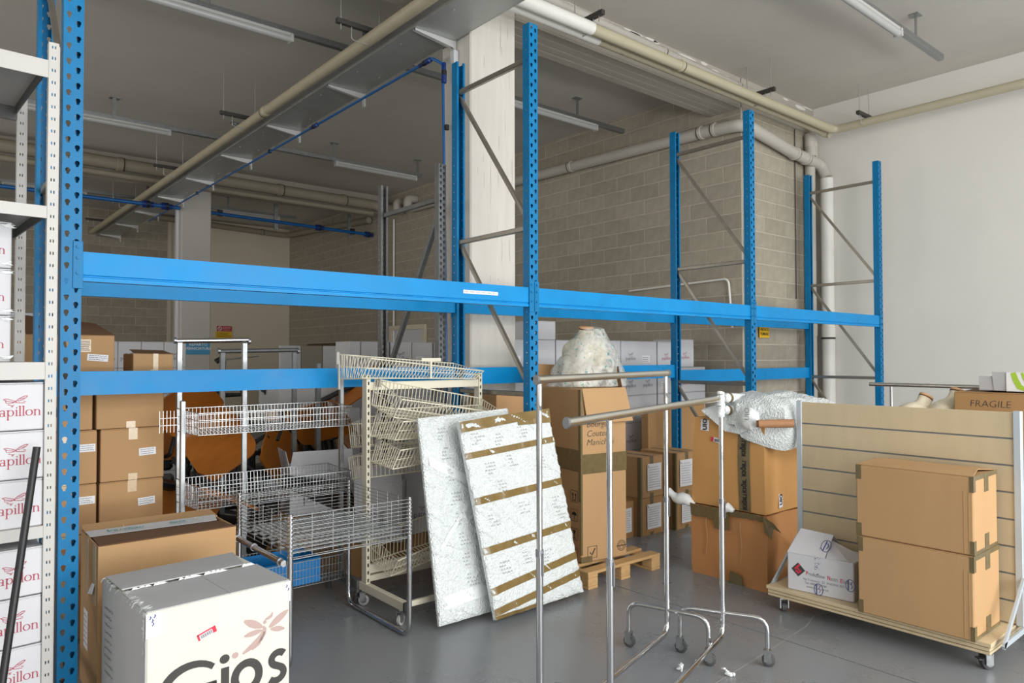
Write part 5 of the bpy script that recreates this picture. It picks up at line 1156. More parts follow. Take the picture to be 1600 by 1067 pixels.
part('stand', MB().tube([(0, 0, 0.02), (0, 0, 1.55)], 0.010, 8), M_black, t); part('base', MB().lathe([(0.14, 0), (0.14, 0.015), (0.02, 0.025)]), M_black, t); part('arm', MB().tube([(-0.02, 0, 1.62), (0.40, 0, 1.66)], 0.008, 8), M_dgalv, t)
part('head', MB().tube(fillet([(0, 0, 1.50), (0.0, 0, 1.62), (-0.07, 0, 1.63), (-0.11, 0, 1.57)], 0.03), [0.02]*8+[0.03]*8, 10) if False else MB().tube([(0, 0, 1.50), (0, 0, 1.60), (-0.04, 0, 1.635), (-0.09, 0, 1.60)], [0.018, 0.024, 0.030, 0.034], 10), M_black, t, smooth=True)

# ================================================================== LEANING WRAPPED PANELS
def panel(label, bl, br, tr, tl, th, m_, bands=()):
    bl, br, tr, tl = map(Vector, (bl, br, tr, tl)); c = (bl+br)/2
    t = thing('wrapped_panel', label, 'panel', (c.x, c.y, 0))
    nrm = (br-bl).cross(tl-bl).normalized()       # towards the viewer
    def P(u, v, off=0.0): return lerp(lerp(bl, br, u), lerp(tl, tr, u), v)+nrm*off
    n, k = 90, 130; mb = MB()
    def h(u, v):
        e = min(u, 1-u, v, 1-v); r = 0.012*max(0, 1-e/0.03)**2
        q = Vector((u*3, v*5, bl.x))
        f1_ = abs(noise.noise(Vector((u*5+v*9, v*2.2-u*1.5, bl.x)))); f2_ = abs(noise.noise(Vector((u*7-v*6, v*3+u*3, bl.x+5)))); f3_ = abs(noise.noise(Vector((u*14, v*30, bl.x+9))))
        return noise.noise(q*2)*0.006 + 0.010*max(0, 0.10-f1_)/0.10 + 0.006*max(0, 0.06-f2_)/0.06 + 0.0025*f3_ - r
    for j in range(k+1):
        for i in range(n+1): u, v = i/n, j/k; mb.v.append(tuple(P(u, v, h(u, v))))
    for j in range(k):
        for i in range(n): a = j*(n+1)+i; mb.f.append((a, a+1, a+n+2, a+n+1))
    b0 = len(mb.v); mb.v += [tuple(P(u, v, -th)) for u, v in ((0, 0), (1, 0), (1, 1), (0, 1))]
    mb.f.append((b0+3, b0+2, b0+1, b0)); R1 = n+1
    mb.f.append(tuple([b0]+[b0+1]+[i for i in range(n, -1, -1)])); mb.f.append(tuple([b0+2, b0+3]+[k*R1+i for i in range(0, n+1)]))
    mb.f.append(tuple([b0+3, b0]+[j*R1 for j in range(0, k+1)])); mb.f.append(tuple([b0+1, b0+2]+[j*R1+n for j in range(k, -1, -1)]))
    bd = part('wrapped_body', mb, m_, t, world=True, smooth=True)
    for (va, vb, ua, ub, w) in bands:
        mb = MB(); m2 = 30
        for i in range(m2+1):
            u = lerp(ua, ub, i/m2); v = lerp(va, vb, i/m2)
            for s in (-1, 1): vv = v+s*w/2; mb.v.append(tuple(P(u, min(1, max(0, vv)), h(u, min(1, max(0, vv)))+(0.009 if va > 0.9 else 0.005))))
        for i in range(m2): a = 2*i; mb.f.append((a, a+2, a+3, a+1))
        part('tape_band', mb, M_tape, t, world=True, smooth=True)
    return t, P, h, nrm
tA, PA, hA, nA = panel('white bubble wrapped panel leaning behind the taped one, no brown tape', (2.452, 3.60, 0.035), (3.22, 3.60, 0.035), (3.20, 3.86, 1.292), (2.475, 3.875, 1.262), 0.03, M_wrap)
tB, PB, hB, nB = panel('white bubble wrapped panel with brown tape bands leaning in front', (2.775, 3.462, 0.035), (3.573, 3.495, 0.035), (3.455, 3.725, 1.285), (2.672, 3.71, 1.245), 0.035, M_wrap,
   bands=[(0.965, 0.985, 0.0, 0.84, 0.055), (0.975, 0.965, 0.60, 1.0, 0.085), (0.815, 0.83, 0.0, 1.0, 0.032), (0.585, 0.60, 0.0, 1.0, 0.036), (0.335, 0.365, 0.0, 1.0, 0.036), (0.135, 0.20, 0.0, 1.0, 0.036), (0.035, 0.105, 0.0, 1.0, 0.034), (0.008, 0.012, 0.0, 0.5, 0.018)])
def onpanel(t, P, h, u, v, w, hgt, rows, seed, m_=None):
    """small print lying on the wrap"""
    rnd = random.Random(seed); mb = MB()
    for r in range(rows):
        vv = v-hgt*r/rows; x = u-w*rnd.random()*0.4
        for q in range(rnd.randint(2, 4)):
            a, b, c = P(x, vv, h(x, vv)+0.003), P(x+w*0.12, vv+0.004, h(x, vv)+0.003), P(x+w*0.2, vv-0.004, h(x, vv)+0.003)
            d = (P(x, vv+0.0026, 0)-P(x, vv, 0))
            mb.v += [tuple(a), tuple(a+d), tuple(b), tuple(b+d), tuple(c), tuple(c+d)]; n = len(mb.v)-6; mb.f += [(n, n+2, n+3, n+1), (n+2, n+4, n+5, n+3)]; x += w*0.28
    part('small_print', mb, m_ or M_gink, t, world=True)
for k, (u, v) in enumerate(((0.12, 0.92), (0.35, 0.90), (0.62, 0.92), (0.18, 0.76), (0.42, 0.78), (0.75, 0.74), (0.30, 0.66), (0.12, 0.5), (0.45, 0.53), (0.85, 0.52), (0.40, 0.28), (0.15, 0.26), (0.62, 0.26), (0.88, 0.46))): onpanel(tB, PB, hB, u, v, 0.10, 0.07, 4, k)
for k, v in enumerate((0.93, 0.83, 0.72, 0.60, 0.50, 0.40, 0.30, 0.20)): onpanel(tA, PA, hA, 0.20+0.02*k, v, 0.10, 0.07, 4, k+30)
for (u0, v0, u1, v1, w) in ((0.05, 0.78, 0.55, 0.62, 0.05), (0.08, 0.35, 0.5, 0.60, 0.03), (0.05, 0.10, 0.9, 0.13, 0.06)):
    mb = MB(); m2 = 24
    for i in range(m2+1):
        u = lerp(u0, u1, i/m2); v = lerp(v0, v1, i/m2)
        for s in (-1, 1): mb.v.append(tuple(PA(u, v+s*w/2, hA(u, v+s*w/2)+0.003)))
    for i in range(m2): a = 2*i; mb.f.append((a, a+2, a+3, a+1))
    part('clear_tape', mb, M_foam, tA, world=True, smooth=True)

# ================================================================== CRUSHED BOXES WITH BUBBLE WRAP
def warped_box(label, X0, X1, Y0_, Y1_, z0, z1, fn, m_, name='cardboard_box', group=None):
    t = thing(name, label, 'box', ((X0+X1)/2, (Y0_+Y1_)/2, z0), group=group)
    mb = MB(); N0 = 14
    def face(o, u, v):
        b0 = len(mb.v); o, u, v = Vector(o), Vector(u), Vector(v)
        for i in range(N0+1):
            for j in range(N0+1): mb.v.append(tuple(fn(o+u*(i/N0)+v*(j/N0))))
        for i in range(N0):
            for j in range(N0): q = b0+i*(N0+1)+j; mb.f.append((q, q+N0+1, q+N0+2, q+1))
    w, d, h = X1-X0, Y1_-Y0_, z1-z0
    face((X0, Y0_, z0), (w, 0, 0), (0, 0, h)); face((X1, Y1_, z0), (-w, 0, 0), (0, 0, h)); face((X1, Y0_, z0), (0, d, 0), (0, 0, h)); face((X0, Y1_, z0), (0, -d, 0), (0, 0, h))
    face((X0, Y0_, z1), (w, 0, 0), (0, d, 0)); face((X0, Y1_, z0), (w, 0, 0), (0, -d, 0))
    part('carton_body', mb, m_, t, world=True, smooth=True); return t
KX0, KX1, KY0, KY1 = 4.63, 5.36, 2.75, 3.37
def f1(p):
    q = p.copy(); s = (p.z)/0.52
    bulge = math.sin(PI*min(1, max(0, p.z/0.52)))
    if p.y < KY0+0.05: q.y -= 0.05*bulge*(0.5+0.8*(p.x-KX0)) - 0.02*noise.noise(p*6)
    q.x += 0.012*noise.noise(p*5)
    if p.x < KX0+0.01: q.x += -0.015*bulge+0.03*math.exp(-((p.y-2.86)/0.06)**2)*bulge
    if p.x < KX0+0.2 and p.y < KY0+0.15: q.x -= 0.03*(1-s); q.y -= 0.01
    return q
kb = warped_box('crushed brown carton on the floor under the tape printed one', KX0, KX1, KY0, KY1, 0.0, 0.52, f1, M_klow, group='crushed brown cartons beside the slatted trolley')
mb = MB(); rnd = random.Random(6)
P_ = [(KX0-0.03, 3.36-0.62*i/24, 0.47+0.018*math.sin(i*1.3)) for i in range(25)]
for i in range(24):
    a, b = P_[i], P_[i+1]; z1 = 0.522+0.010*rnd.random(); zb = (0.43 if i < 8 else 0.37 if i < 13 else 0.48)+0.01*rnd.random()
    mb.quad((a[0], a[1], zb), (b[0], b[1], zb), (b[0]-0.012, b[1], z1), (a[0]-0.012, a[1], z1+0.004))
part('tape_strip', mb, M_taped, kb, world=True)
part('tape_strip', MB().prism([(KX0-0.05, 2.745, 0.53), (KX0-0.06, 2.66, 0.50), (KX0-0.055, 2.60, 0.44), (KX0-0.05, 2.66, 0.46), (KX0-0.05, 2.68, 0.38), (KX0-0.045, 2.735, 0.42)], (0.002, 0, 0)), M_taped, kb, world=True, label='loose flying end of olive tape')
mb = MB()
for yy, sd in ((3.22, 1), (2.93, 2)):
    pts = [(KX0-0.028, yy+0.006*math.sin(k), 0.46-0.3*k/8) for k in range(9)]; mb.tube(pts, 0.003, 4)
part('crease', mb, M_kraft, kb, world=True); part('tape_patch', MB().quad((KX0-0.032, 3.03, 0.0), (KX0-0.032, 2.92, 0.0), (KX0-0.034, 2.93, 0.075), (KX0-0.034, 3.02, 0.09)), M_taped, kb, world=True)
def f2(p):
    q = p.copy(); q.x += 0.008*noise.noise(p*4)
    s = (p.z-0.53)/0.64; 
    if p.y > KY1-0.01: q.y -= 0.03*s
    if p.y < KY0+0.05: q.y -= 0.03*math.sin(PI*min(1, max(0, s)))*math.sin(PI*min(1, max(0, (p.x-KX0)/0.73)))
    if p.x < KX0+0.01: q.x -= 0.012*math.sin(PI*min(1, max(0, s)))
    q.z -= 0.05*max(0, (KY1-0.15-p.y))/0.6*s*(0.6)
    return q
ku = warped_box('brown carton sealed with black lettered tape, upper of the crushed pair', KX0, KX1, KY0, KY1, 0.53, 1.185, f2, M_kup, group='crushed brown cartons beside the slatted trolley')
def kx(y, z): return f2(Vector((KX0, y, z))).x-0.003
ts = MB()
for q_ in range(14):
    za, zb_ = 0.535+q_*0.043, 0.535+(q_+1)*0.043; ts.quad((kx(2.955, za)-0.002, 2.956, za), (kx(2.86, za)-0.002, 2.862, za), (kx(2.86, zb_)-0.002, 2.862, zb_), (kx(2.955, zb_)-0.002, 2.956, zb_))
part('tape_strip', ts, M_taped, ku, world=True)
TY = (0, -1, 0)
inv = WM[ku.name].inverted()
def ktext(s, size, y, z, right, upv, m_=M_ink, b=0.002, x=None, par=None):
    o = inv @ Vector(((x if x is not None else kx(y, z)-0.006), y, z)); text(par or ku, s, size, o, right, upv, m_, bold=b)
for k, z in enumerate((0.545, 0.665, 0.785, 0.93, 1.05)): ktext('KIĞILI', 0.043, 2.892, z, (0, 0, 1), (0, 1, 0))
part('paper_tag', MB().quad((kx(3.29, 1.1)-0.001, 3.285, 1.09), (kx(3.22, 1.1)-0.001, 3.21, 1.085), (kx(3.22, 1.17), 3.21, 1.168), (kx(3.29, 1.17), 3.283, 1.172)), M_label, ku, world=True)
ktext('UIO', 0.055, 3.235, 1.092, (0, 0, 1), (0, 1, 0)) if False else ktext('UIO', 0.05, 3.225, 1.092, (0, 0, 1), (0, 1, 0)); 
s_ = part('price_sticker', MB().quad((kx(3.18, 1.0)-0.002, 3.185, 1.015), (kx(3.08, 1.0)-0.002, 3.085, 0.998), (kx(3.08, 1.0)-0.002, 3.08, 1.032), (kx(3.18, 1.0)-0.002, 3.18, 1.050)), M_label, ku, world=True)
part('sticker_band', MB().quad((kx(3.18, 1.0)-0.003, 3.19, 1.016), (kx(3.16, 1.0)-0.003, 3.165, 1.012), (kx(3.16, 1.0)-0.003, 3.16, 1.046), (kx(3.18, 1.0)-0.003, 3.185, 1.050)), M_red, s_, world=True)
bm = MB()
for k in range(9): y = 3.155-k*0.006; bm.quad((kx(3.1, 1.0)-0.0035, y, 1.012), (kx(3.1, 1.0)-0.0035, y-0.003, 1.012), (kx(3.1, 1.0)-0.0035, y-0.003, 1.036), (kx(3.1, 1.0)-0.0035, y, 1.036))
part('bar_code', bm, M_ink, s_, world=True)
for (x, z, w) in ((4.79, 0.56, 0.05), (5.08, 0.62, 0.05)):
    y = f2(Vector((x, KY0, z+0.06))).y-0.004; part('paper_tag', MB().quad((x, y, z), (x+w, y, z+0.004), (x+w, y, z+0.16), (x, y, z+0.156)), M_label, ku, world=True)
    text(ku, 'UIO', 0.045, inv @ Vector((x+w*0.8, y-0.001, z+0.02)), (0, 0, 1), (-1, 0, 0), M_ink, bold=0.002)
# bundle of bubble-wrapped parts lying on top
mb = MB(); nu, nv = 56, 26
for j in range(nv+1):
    v = j/nv
    for i in range(nu):
        a = 2*PI*i/nu; c, s = math.cos(a), math.sin(a)
        rx = 0.46*math.cos(v*PI/2*0.98)**0.42; ry = 0.47*math.cos(v*PI/2*0.98)**0.42
        p = Vector((5.03+rx*c*0.98, 2.92+ry*s, 1.155+0.215*math.sin(v*PI/2)))
        n1 = noise.noise(p*4)*0.06+(0.5-abs(noise.noise(p*7)))*0.05-0.02+noise.noise(p*16)*0.014
        q = p+Vector((c*n1, s*n1, n1*0.6*(v > 0.1)))
        if v < 0.45 and s < 0.1: q.z -= (0.45-v)*0.42*(0.6-s*0.5)*(0.5+0.7*abs(noise.noise(p*3)));
        if v < 0.3: q.x = min(q.x, 5.6)
        over_front = q.x < KX0-0.0
        if not over_front and KX0 < q.x < KX1 and KY0-0.02 < q.y < KY1: q.z = max(q.z, 1.19)
        mb.v.append(tuple(q))
for j in range(nv):
    for i in range(nu): mb.f.append((j*nu+i, j*nu+(i+1) % nu, (j+1)*nu+(i+1) % nu, (j+1)*nu+i))
mb.f.append(tuple(nv*nu+i for i in range(nu)))
bw = thing('bubble_wrap_bundle', 'lumpy bubble wrapped bundle lying over the upper crushed carton', 'bundle', (5.0, 3.0, 1.187))
part('wrap_sheet', mb, M_wrap, bw, world=True, smooth=True)
part('wrap_tail', MB().prism([(4.60, 3.26, 1.24), (4.585, 3.04, 1.10), (4.58, 2.92, 1.09), (4.58, 2.80, 1.15), (4.64, 2.74, 1.25), (4.72, 2.90, 1.30), (4.70, 3.12, 1.30)], (0.02, 0, 0.01)), M_wrap, bw, world=True, label='bubble wrap hanging over the box front')
part('wrap_tail', MB().prism([(4.74, 2.70, 1.24), (5.02, 2.66, 1.26), (5.22, 2.69, 1.20), (5.20, 2.68, 0.86)], (0, 0.012, 0)), M_wrap, bw, world=True, label='bubble wrap hanging down beside the slatted trolley')
for k, (y, z) in enumerate(((3.03, 1.345), (3.04, 1.255))):
    p = part('wrapped_foot', MB().tube([(4.80, y, z-0.005), (4.70, y, z-0.003), (4.585, y, z), (4.56, y, z)], [0.03, 0.034, 0.036, 0.020], 16), M_foam, bw, world=True, smooth=True)
    part('grey_band', MB().tube([(4.625, y, z-0.002), (4.595, y, z)], 0.0375, 16), M_taped, p, world=True, smooth=True)
mb = MB(); 
for j in range(13):
    v = j/12
    for i in range(20):
        a = 2*PI*i/20; p = Vector((4.57+0.05*math.sin(v*PI)**0.6*math.cos(a), 2.83+0.075*math.sin(v*PI)**0.6*math.sin(a), 1.12+0.17*v)); n1 = noise.noise(p*30)*0.012; mb.v.append((p.x+n1, p.y+n1*1.4, p.z))
for j in range(12):
    for i in range(20): mb.f.append((j*20+i, j*20+(i+1) % 20, (j+1)*20+(i+1) % 20, (j+1)*20+i))
ph = part('wrapped_knob', mb, M_foam, bw, world=True, smooth=True)
text(bw, 'UIO', 0.05, WM[bw.name].inverted() @ Vector((4.512, 2.80, 1.20)), (0, 0, 1), (0, 1, 0), M_gink)
rt_ = thing('cardboard_tube', 'brown cardboard tube sticking out of the bubble wrap beside the slatted trolley', 'tube', (4.57, 2.65, 1.15))
part('tube_wall', MB().tube([(4.525, 2.735, 1.180), (4.655, 2.545, 1.189)], 0.029, 20), M_tubeb, rt_, world=True, smooth=True); part('tube_end', MB().tube([(4.518, 2.748, 1.180), (4.525, 2.735, 1.180)], 0.024, 16), M_kdark, rt_, world=True)
# twisted foam scrap poking out between the two boxes
mb = MB(); pts = [(4.60+0.004*k, 3.60-0.031*k, 0.575-0.007*k+0.012*math.sin(k*1.4)) for k in range(9)]
mb.tube(pts, [0.02, 0.036, 0.026, 0.038, 0.046, 0.048, 0.044, 0.034, 0.02], 10)
sc = single('foam_roll', mb, M_foam, 'twisted white foam scrap poking out left between the crushed cartons', 'foam scrap', smooth=True)
sc2 = single('foam_roll', MB().tube([(4.59, 3.06, 0.52), (4.585, 3.02, 0.55), (4.59, 2.98, 0.53)], [0.02, 0.035, 0.015], 9), M_foam, 'small white foam scrap caught in the seam of the crushed cartons', 'foam scrap', smooth=True)

# ================================================================== SLATTED TROLLEY
M_groove = mat('groove_grey', (122, 126, 132), 0.4, metal=0.4)
sl = thing('slatwall_trolley', 'maple slatted display trolley on casters carrying cartons', 'display trolley', (4.75, 1.92, 0))
SX, SYa, SYb = 4.72, 1.262, 2.535
part('deck', MB().bbox(4.30, 5.16, SYa+0.02, SYb+0.02, 0.1375, 0.159, 0.002), M_maple, sl, world=True)
part('deck', MB().bbox(4.307, 5.153, SYa+0.027, SYb+0.013, 0.1145, 0.1335, 0.002), M_maple, sl, world=True, label='second maple board under the deck')
part('deck', MB().bbox(4.307, 5.153, SYa+0.027, SYb+0.013, 0.096, 0.1105, 0.002), M_maple, sl, world=True, label='lowest maple board')
ztop = 1.338; z = ztop; k = 0
while z > 0.17:
    zb = max(0.160, z-0.150); part('slat', MB().bbox(SX-0.009, SX+0.020, SYa+0.018, SYb-0.018, zb+0.0045, z-0.0045, 0.001), M_maple, sl, world=True)
    if zb > 0.17: part('groove_insert', MB().box(SX-0.0085, SX+0.012, SYa+0.018, SYb-0.018, zb-0.0045, zb+0.0035), M_groove, sl, world=True)
    z = zb-0.0001 if zb > 0.161 else 0
for y in (SYa, SYb): part('edge_profile', MB().bbox(SX-0.018, SX+0.028, y-0.018 if y == SYa else y-0.006-0.012, y+0.018, 0.160, ztop+0.004, 0.002), M_lbmetal, sl, world=True)
for y in (SYa-0.012, SYb+0.012):
    tb = MB(); yy = y
    for a, b in (((4.36, 0.135), (4.715, 0.42)), ((5.08, 0.135), (4.725, 0.42)), ((4.36, 0.145), (5.08, 0.145)), ((4.72, 0.14), (4.72, 0.42))):
        A = Vector((a[0], yy, a[1])); B = Vector((b[0], yy, b[1])); d = (B-A).normalized(); nn_ = Vector((-d.z, 0, d.x))*0.014; tb.prism([A-nn_, A+nn_, B+nn_, B-nn_], (0, 0.012 if y > 2 else -0.012, 0))
    part('end_bracket', tb, M_lbmetal, sl, world=True)
caster(sl, 4.36, 2.47, r=0.030, w=0.034, top=0.092, rz=0.9); caster(sl, 4.38, 1.325, r=0.036, w=0.040, top=0.092, rz=-0.7, brake=True); caster(sl, 5.08, 2.47, r=0.034, w=0.036, top=0.092, rz=0.4); caster(sl, 5.08, 1.34, r=0.034, w=0.036, top=0.092, rz=1.4)
# two big cartons on the deck: built facing -X
def tcart(label, x, ya, yb, d, z, h, skew=0.0, lift=False):
    t = thing('cardboard_box', label, 'box', (x, yb, z), -PI/2+skew, 'big taped cartons on the trolley')
    w = yb-ya
    # local: x runs towards -Y world, y runs into +X world
    mb = MB(); N0 = 10
    part('carton_body', MB().bbox(0, w, 0, d, 0, h-0.004, 0.006), M_kraft2, t)
    if lift: part('flap', MB().prism([(0.0, 0.003, h-0.003), (w, 0.003, h-0.003), (w-0.03, d*0.5, h+0.020), (0.05, d*0.5, h+0.022)], (0, 0, 0.004)), M_kraft2, t); part('flap', MB().prism([(0.02, d*0.5, h+0.016), (w-0.04, d*0.5, h+0.012), (w, d, h-0.003), (0, d, h-0.003)], (0, 0, 0.004)), M_kraft2, t)
    else: part('flap', MB().bbox(0.002, w-0.002, 0.002, d*0.5-0.002, h-0.005, h-0.0005, 0.001).bbox(0.002, w-0.002, d*0.5+0.002, d-0.002, h-0.005, h-0.0005, 0.001), M_kraft2, t)
    for zz0, zz1 in ((0.0, 0.075), (h-0.085, h-0.002)):
        part('corner_tape', MB().box(-0.0015, 0.030, -0.0015, 0.0, zz0, zz1).box(-0.0015, 0.0, -0.0015, 0.05, zz0, zz1), M_taped, t); part('corner_tape', MB().box(w-0.018, w+0.0015, -0.0015, 0.0, zz0, zz1).box(w, w+0.0015, -0.0015, 0.035, zz0, zz1), M_taped, t)
    part('tape_strip', MB().box(w, w+0.0028, d*0.45, d*0.62, h-0.10, h).box(w, w+0.002, 0.0, d, h-0.025, h+0.001), M_taped, t); part('tape_strip', MB().box(w, w+0.0028, d*0.45, d*0.62, 0.0, 0.09).box(w, w+0.002, 0, d, 0, 0.018), M_taped, t)
    part('flute_lines', MB().tube([(w-0.045, -0.0008, 0.01), (w-0.045, -0.0008, h-0.08)], 0.0012, 4).tube([(w-0.022, -0.0008, 0.01), (w-0.022, -0.0008, h-0.08)], 0.0012, 4), M_kraft, t)
    return t
tcart('big brown carton standing on the trolley deck, lower of the two', 4.262, 1.345, 1.942, 0.40, 0.160, 0.440)
tcart('big brown carton with lifted flaps, upper of the two on the trolley', 4.268, 1.345, 1.950, 0.38, 0.602, 0.415, 0.01, True)
# white ribbon-maker's carton
wb_ = thing('white_carton', 'battered white carton lettered Produzione Nastri Elastici on the trolley deck', 'box', (4.335, 2.425, 0.160), -PI/2+0.12)
W, D, H = 0.405, 0.30, 0.235
part('carton_body', MB().bbox(0, W, 0, D, 0, H, 0.006), M_wbox, wb_)
part('flap', MB().prism([(0.0, 0.0, H), (W*0.58, 0.0, H), (W*0.62, D*0.36, H+0.125), (0.045, D*0.36, H+0.135)], (0, 0.004, 0.001)), M_wbox, wb_, label='raised front flap')
part('flap', MB().prism([(0.045, D*0.36, H+0.135), (W*0.62, D*0.36, H+0.125), (W*0.60, D, H), (0.0, D, H)], (0, 0, 0.004)), M_wbox, wb_); part('flap', MB().prism([(W*0.60, 0.0, H), (W, 0.0, H-0.03), (W, D*0.5, H+0.012), (W*0.56, D*0.45, H+0.085)], (0, 0, 0.004)), M_wbox, wb_, label='buckled right flap')
lg = MB(); c0 = (0.070, 0.135)
def dia(cx, cz, r): return [(cx-r, cz, 0), (cx, cz-r, 0), (cx+r, cz, 0), (cx, cz+r, 0)]
lg.poly(dia(c0[0], c0[1], 0.044)); put('printed_logo', lg.mesh('printed_logo', M_giosk), wb_, frame((0, 0, 0), X, Z))
lg = MB(); ribbon(lg, [(c0[0]-0.02, c0[1]+0.002), (c0[0]+0.012, c0[1]+0.034)], 0.011); ribbon(lg, [(c0[0]-0.008, c0[1]+0.012), (c0[0]+0.012, c0[1]-0.008)], 0.010); ribbon(lg, [(c0[0]-0.016, c0[1]-0.006), (c0[0]+0.004, c0[1]-0.024)], 0.011); ribbon(lg, [(c0[0]+0.004, c0[1]-0.02), (c0[0]+0.02, c0[1]-0.004)], 0.008)
put('printed_logo', lg.mesh('printed_logo', M_red), wb_, frame((0, -0.001, 0), X, Z))
textrun(wb_, [('P', M_red, 0.0008), ('roduzione ', M_gink, 0), ('  N', M_red, 0.0008), ('astri ', M_gink, 0), ('  E', M_red, 0.0008), ('lastici', M_gink, 0)], 0.034, (0.118, 0, 0.112), (1, 0, -0.03), (0.03, 0, 1), maxw=0.265)
for k, s in enumerate(('Via Tolmezzo, 23  ANDRIA (BT)', 'Tel. 0883 559908', 'www.fenelastici.it')): text(wb_, s, 0.019, (0.10+0.01*k, 0, 0.078-0.022*k), X, Z, M_gink)
text(wb_, '40', 0.030, (0.165, D*0.10, H+0.035), X, (0, 0.64, 0.77), M_ink, shear=0.3)
for (x, z) in ((0.195, 0.035), (0.385, 0.10)):
    q = MB(); ribbon(q, arc(0, 0, 0.027, 0.036, 0, 360, 24)[:-1], 0.004, True); ribbon(q, [(-0.012, -0.03), (-0.012, 0.03)], 0.007); ribbon(q, [(0.004, -0.02), (0.012, -0.005), (0.002, 0.01), (0.012, 0.022)], 0.004); put('stamp', q.mesh('stamp', M_bluei), wb_, frame((x, 0, z), X, Z))
q = MB(); ribbon(q, arc(0, 0, 0.030, 0.040, 0, 360, 24)[:-1], 0.004, True); ribbon(q, [(-0.014, -0.035), (0.0, 0.034)], 0.007); ribbon(q, [(0.006, -0.02), (0.014, 0.0), (0.008, 0.02)], 0.006); put('stamp', q.mesh('stamp', M_bluei), wb_, frame((0.225, D*0.18, H+0.064), X, (0, 0.64, 0.77)))
q = MB(); rnd = random.Random(12)
for k in range(26): x = rnd.uniform(0, 0.035); z = rnd.uniform(0, 0.11); ribbon(q, [(x, z), (x+rnd.uniform(.004, .012), z+rnd.uniform(-.003, .003))], 0.0025)
put('tape_print', q.mesh('tape_print', M_bluei), wb_, frame((0.170, 0, 0.125), X, Z))

# ================================================================== BEHIND THE TROLLEY AT RIGHT
t = thing('garment_rail', 'black topped chrome rail stand behind the slatted trolley at right', 'garment rail', (6.5, 2.2, 0))
part('hanging_rail', MB().tube([(6.5, 2.84, 1.402), (6.5, 1.5, 1.402)], 0.017, 14), M_railc, t, world=True, smooth=True)
for y in (2.66, 1.6):
    part('post', MB().tube([(6.5, y, 0.02), (6.5, y, 1.385)], 0.011, 10), M_chrome, t, world=True, smooth=True); part('foot', MB().bbox(6.25, 6.75, y-0.015, y+0.015, 0.0, 0.03, 0.004), M_black, t, world=True)
part('base_bar', MB().tube([(6.5, 2.66, 0.05), (6.5, 1.6, 0.05)], 0.011, 10), M_chrome, t, world=True)
bust('linen mannequin bust with beech neck cap behind the trolley, left of two', (5.62, 2.24, 0.93), (R_(14), R_(24), R_(0)), 0.95, 'mannequin busts behind the trolley')
bust('linen mannequin bust half hidden behind the FRAGILE carton, right of the two', (5.72, 2.02, 0.94), (R_(10), R_(18), R_(0)), 0.98, 'mannequin busts behind the trolley')
tb_ = thing('work_table', 'plain steel framed table behind the slatted trolley holding busts and cartons', 'table', (5.7, 1.6, 0))
part('table_top', MB().bbox(5.28, 6.15, 0.55, 2.50, 0.88, 0.915, 0.003), M_doorg, tb_, world=True)
for x in (5.32, 6.11):
    for y in (0.60, 2.45): part('leg', MB().bbox(x-0.02, x+0.02, y-0.02, y+0.02, 0, 0.88, 0.002), M_dgalv, tb_, world=True)
part('table_shelf', MB().bbox(5.30, 6.13, 0.60, 2.45, 0.45, 0.475, 0.002), M_wood, tb_, world=True)
t = thing('cardboard_box', 'brown carton hand lettered FRAGILE at the right edge behind the trolley', 'box', (5.60, 1.872, 0.917), -PI/2)
part('carton_body', MB().bbox(0, 0.80, 0, 0.40, 0, 0.478, 0.005), M_kraft3, t)
part('flap', MB().bbox(0.002, 0.798, 0.002, 0.198, 0.479, 0.484, 0.001), M_kraft3, t); part('flap', MB().prism([(0.0, 0.2, 0.479), (0.798, 0.2, 0.479), (0.79, 0.398, 0.492), (0.005, 0.398, 0.489)], (0, 0, 0.004)), M_kdark, t)
text(t, 'FRAGILE', 0.066, (0.095, 0, 0.385), X, Z, M_giosk, shear=0.1, bold=-0.001); text(t, 'FORMA BUSTI', 0.055, (0.055, 0, 0.30), X, Z, M_giosk, shear=0.1, bold=-0.001)
t = thing('open_white_carton', 'opened white carton with lime green print on top of the FRAGILE one', 'box', (5.66, 1.735, 1.412), -PI/2)
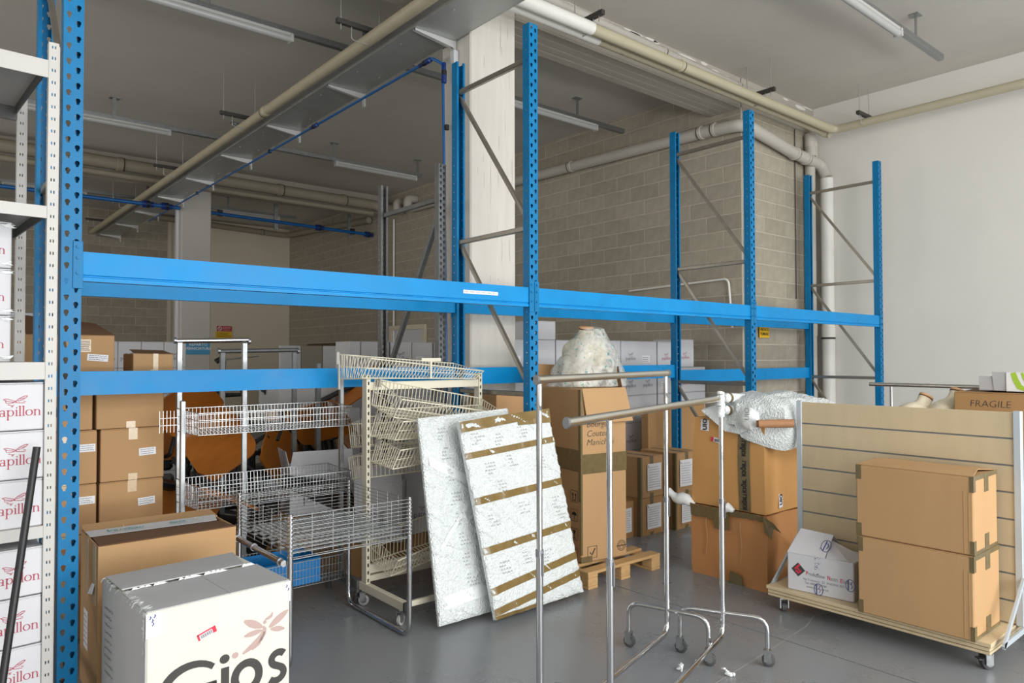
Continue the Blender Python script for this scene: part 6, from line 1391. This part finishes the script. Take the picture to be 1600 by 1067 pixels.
k = 0.004; part('carton_body', MB().bbox(0, 0.36, 0, k, 0, 0.10, 0.001).bbox(0, 0.36, 0.26, 0.264, 0, 0.10, 0.001).bbox(0, k, k, 0.26, 0, 0.10, 0.001).bbox(0.356, 0.36, k, 0.26, 0, 0.10, 0.001).box(0, 0.36, 0, 0.26, 0, 0.004), M_giost, t)
part('flap', MB().prism([(0.09, -0.004, 0.002), (0.36, -0.004, 0.0), (0.36, -0.01, 0.125), (0.08, -0.01, 0.128)], (0, 0.003, 0)), M_giost, t); 
M_lime = mat('lime_print', (170, 206, 60), 0.6); M_whiteb = mat('bright_white_board', (240, 240, 240), 0.6)
p = part('printed_panel', MB().box(0.165, 0.362, -0.014, -0.0105, 0.0, 0.127), M_whiteb, t); q = MB(); ribbon(q, [(0.04, 0.125), (0.052, 0.08), (0.075, 0.03), (0.12, 0.008)], [0.03, 0.034, 0.036, 0.02]); ribbon(q, [(0.09, 0.125), (0.10, 0.09), (0.12, 0.05)], 0.016); q.xf(frame((0.165, -0.0145, 0), X, Z)); part('printed_swoosh', q, M_lime, p)
t = thing('folding_chair', 'dark folded wooden chair on the lower shelf at the right edge', 'chair', (5.45, 1.0, 0.476)); part('seat', MB().bbox(-0.02, 0.4, -0.3, 0.25, 0.0, 0.03, 0.006), M_doorb, t); part('backrest', MB().bbox(-0.02, 0.4, -0.3, 0.25, 0.16, 0.19, 0.006), M_kdark, t); part('leg', MB().bbox(0.0, 0.03, -0.3, 0.25, 0.03, 0.16, 0.004), M_doorb, t)
# scraps of foam on the floor
for k, (x, y) in enumerate(((3.10, 2.33), (3.28, 2.13))):
    mb = MB(); rnd = random.Random(k+2); pts = [Vector((x, y, 0.012))]
    for i in range(9): pts.append(pts[-1]+Vector((rnd.uniform(-.018, .022), rnd.uniform(-.02, .018), rnd.uniform(-.004, .010)))); pts[-1].z = max(0.010, pts[-1].z)
    mb.tube(pts, [0.004, 0.010, 0.009, 0.012, 0.008, 0.011, 0.006, 0.005, 0.004, 0.003], 7)
    single('foam_scrap', mb, M_foam, ('torn white foam scrap on the floor between the two garment rails', 'curled white foam scrap on the floor right of the nearer garment rail')[k], 'scrap', smooth=True)
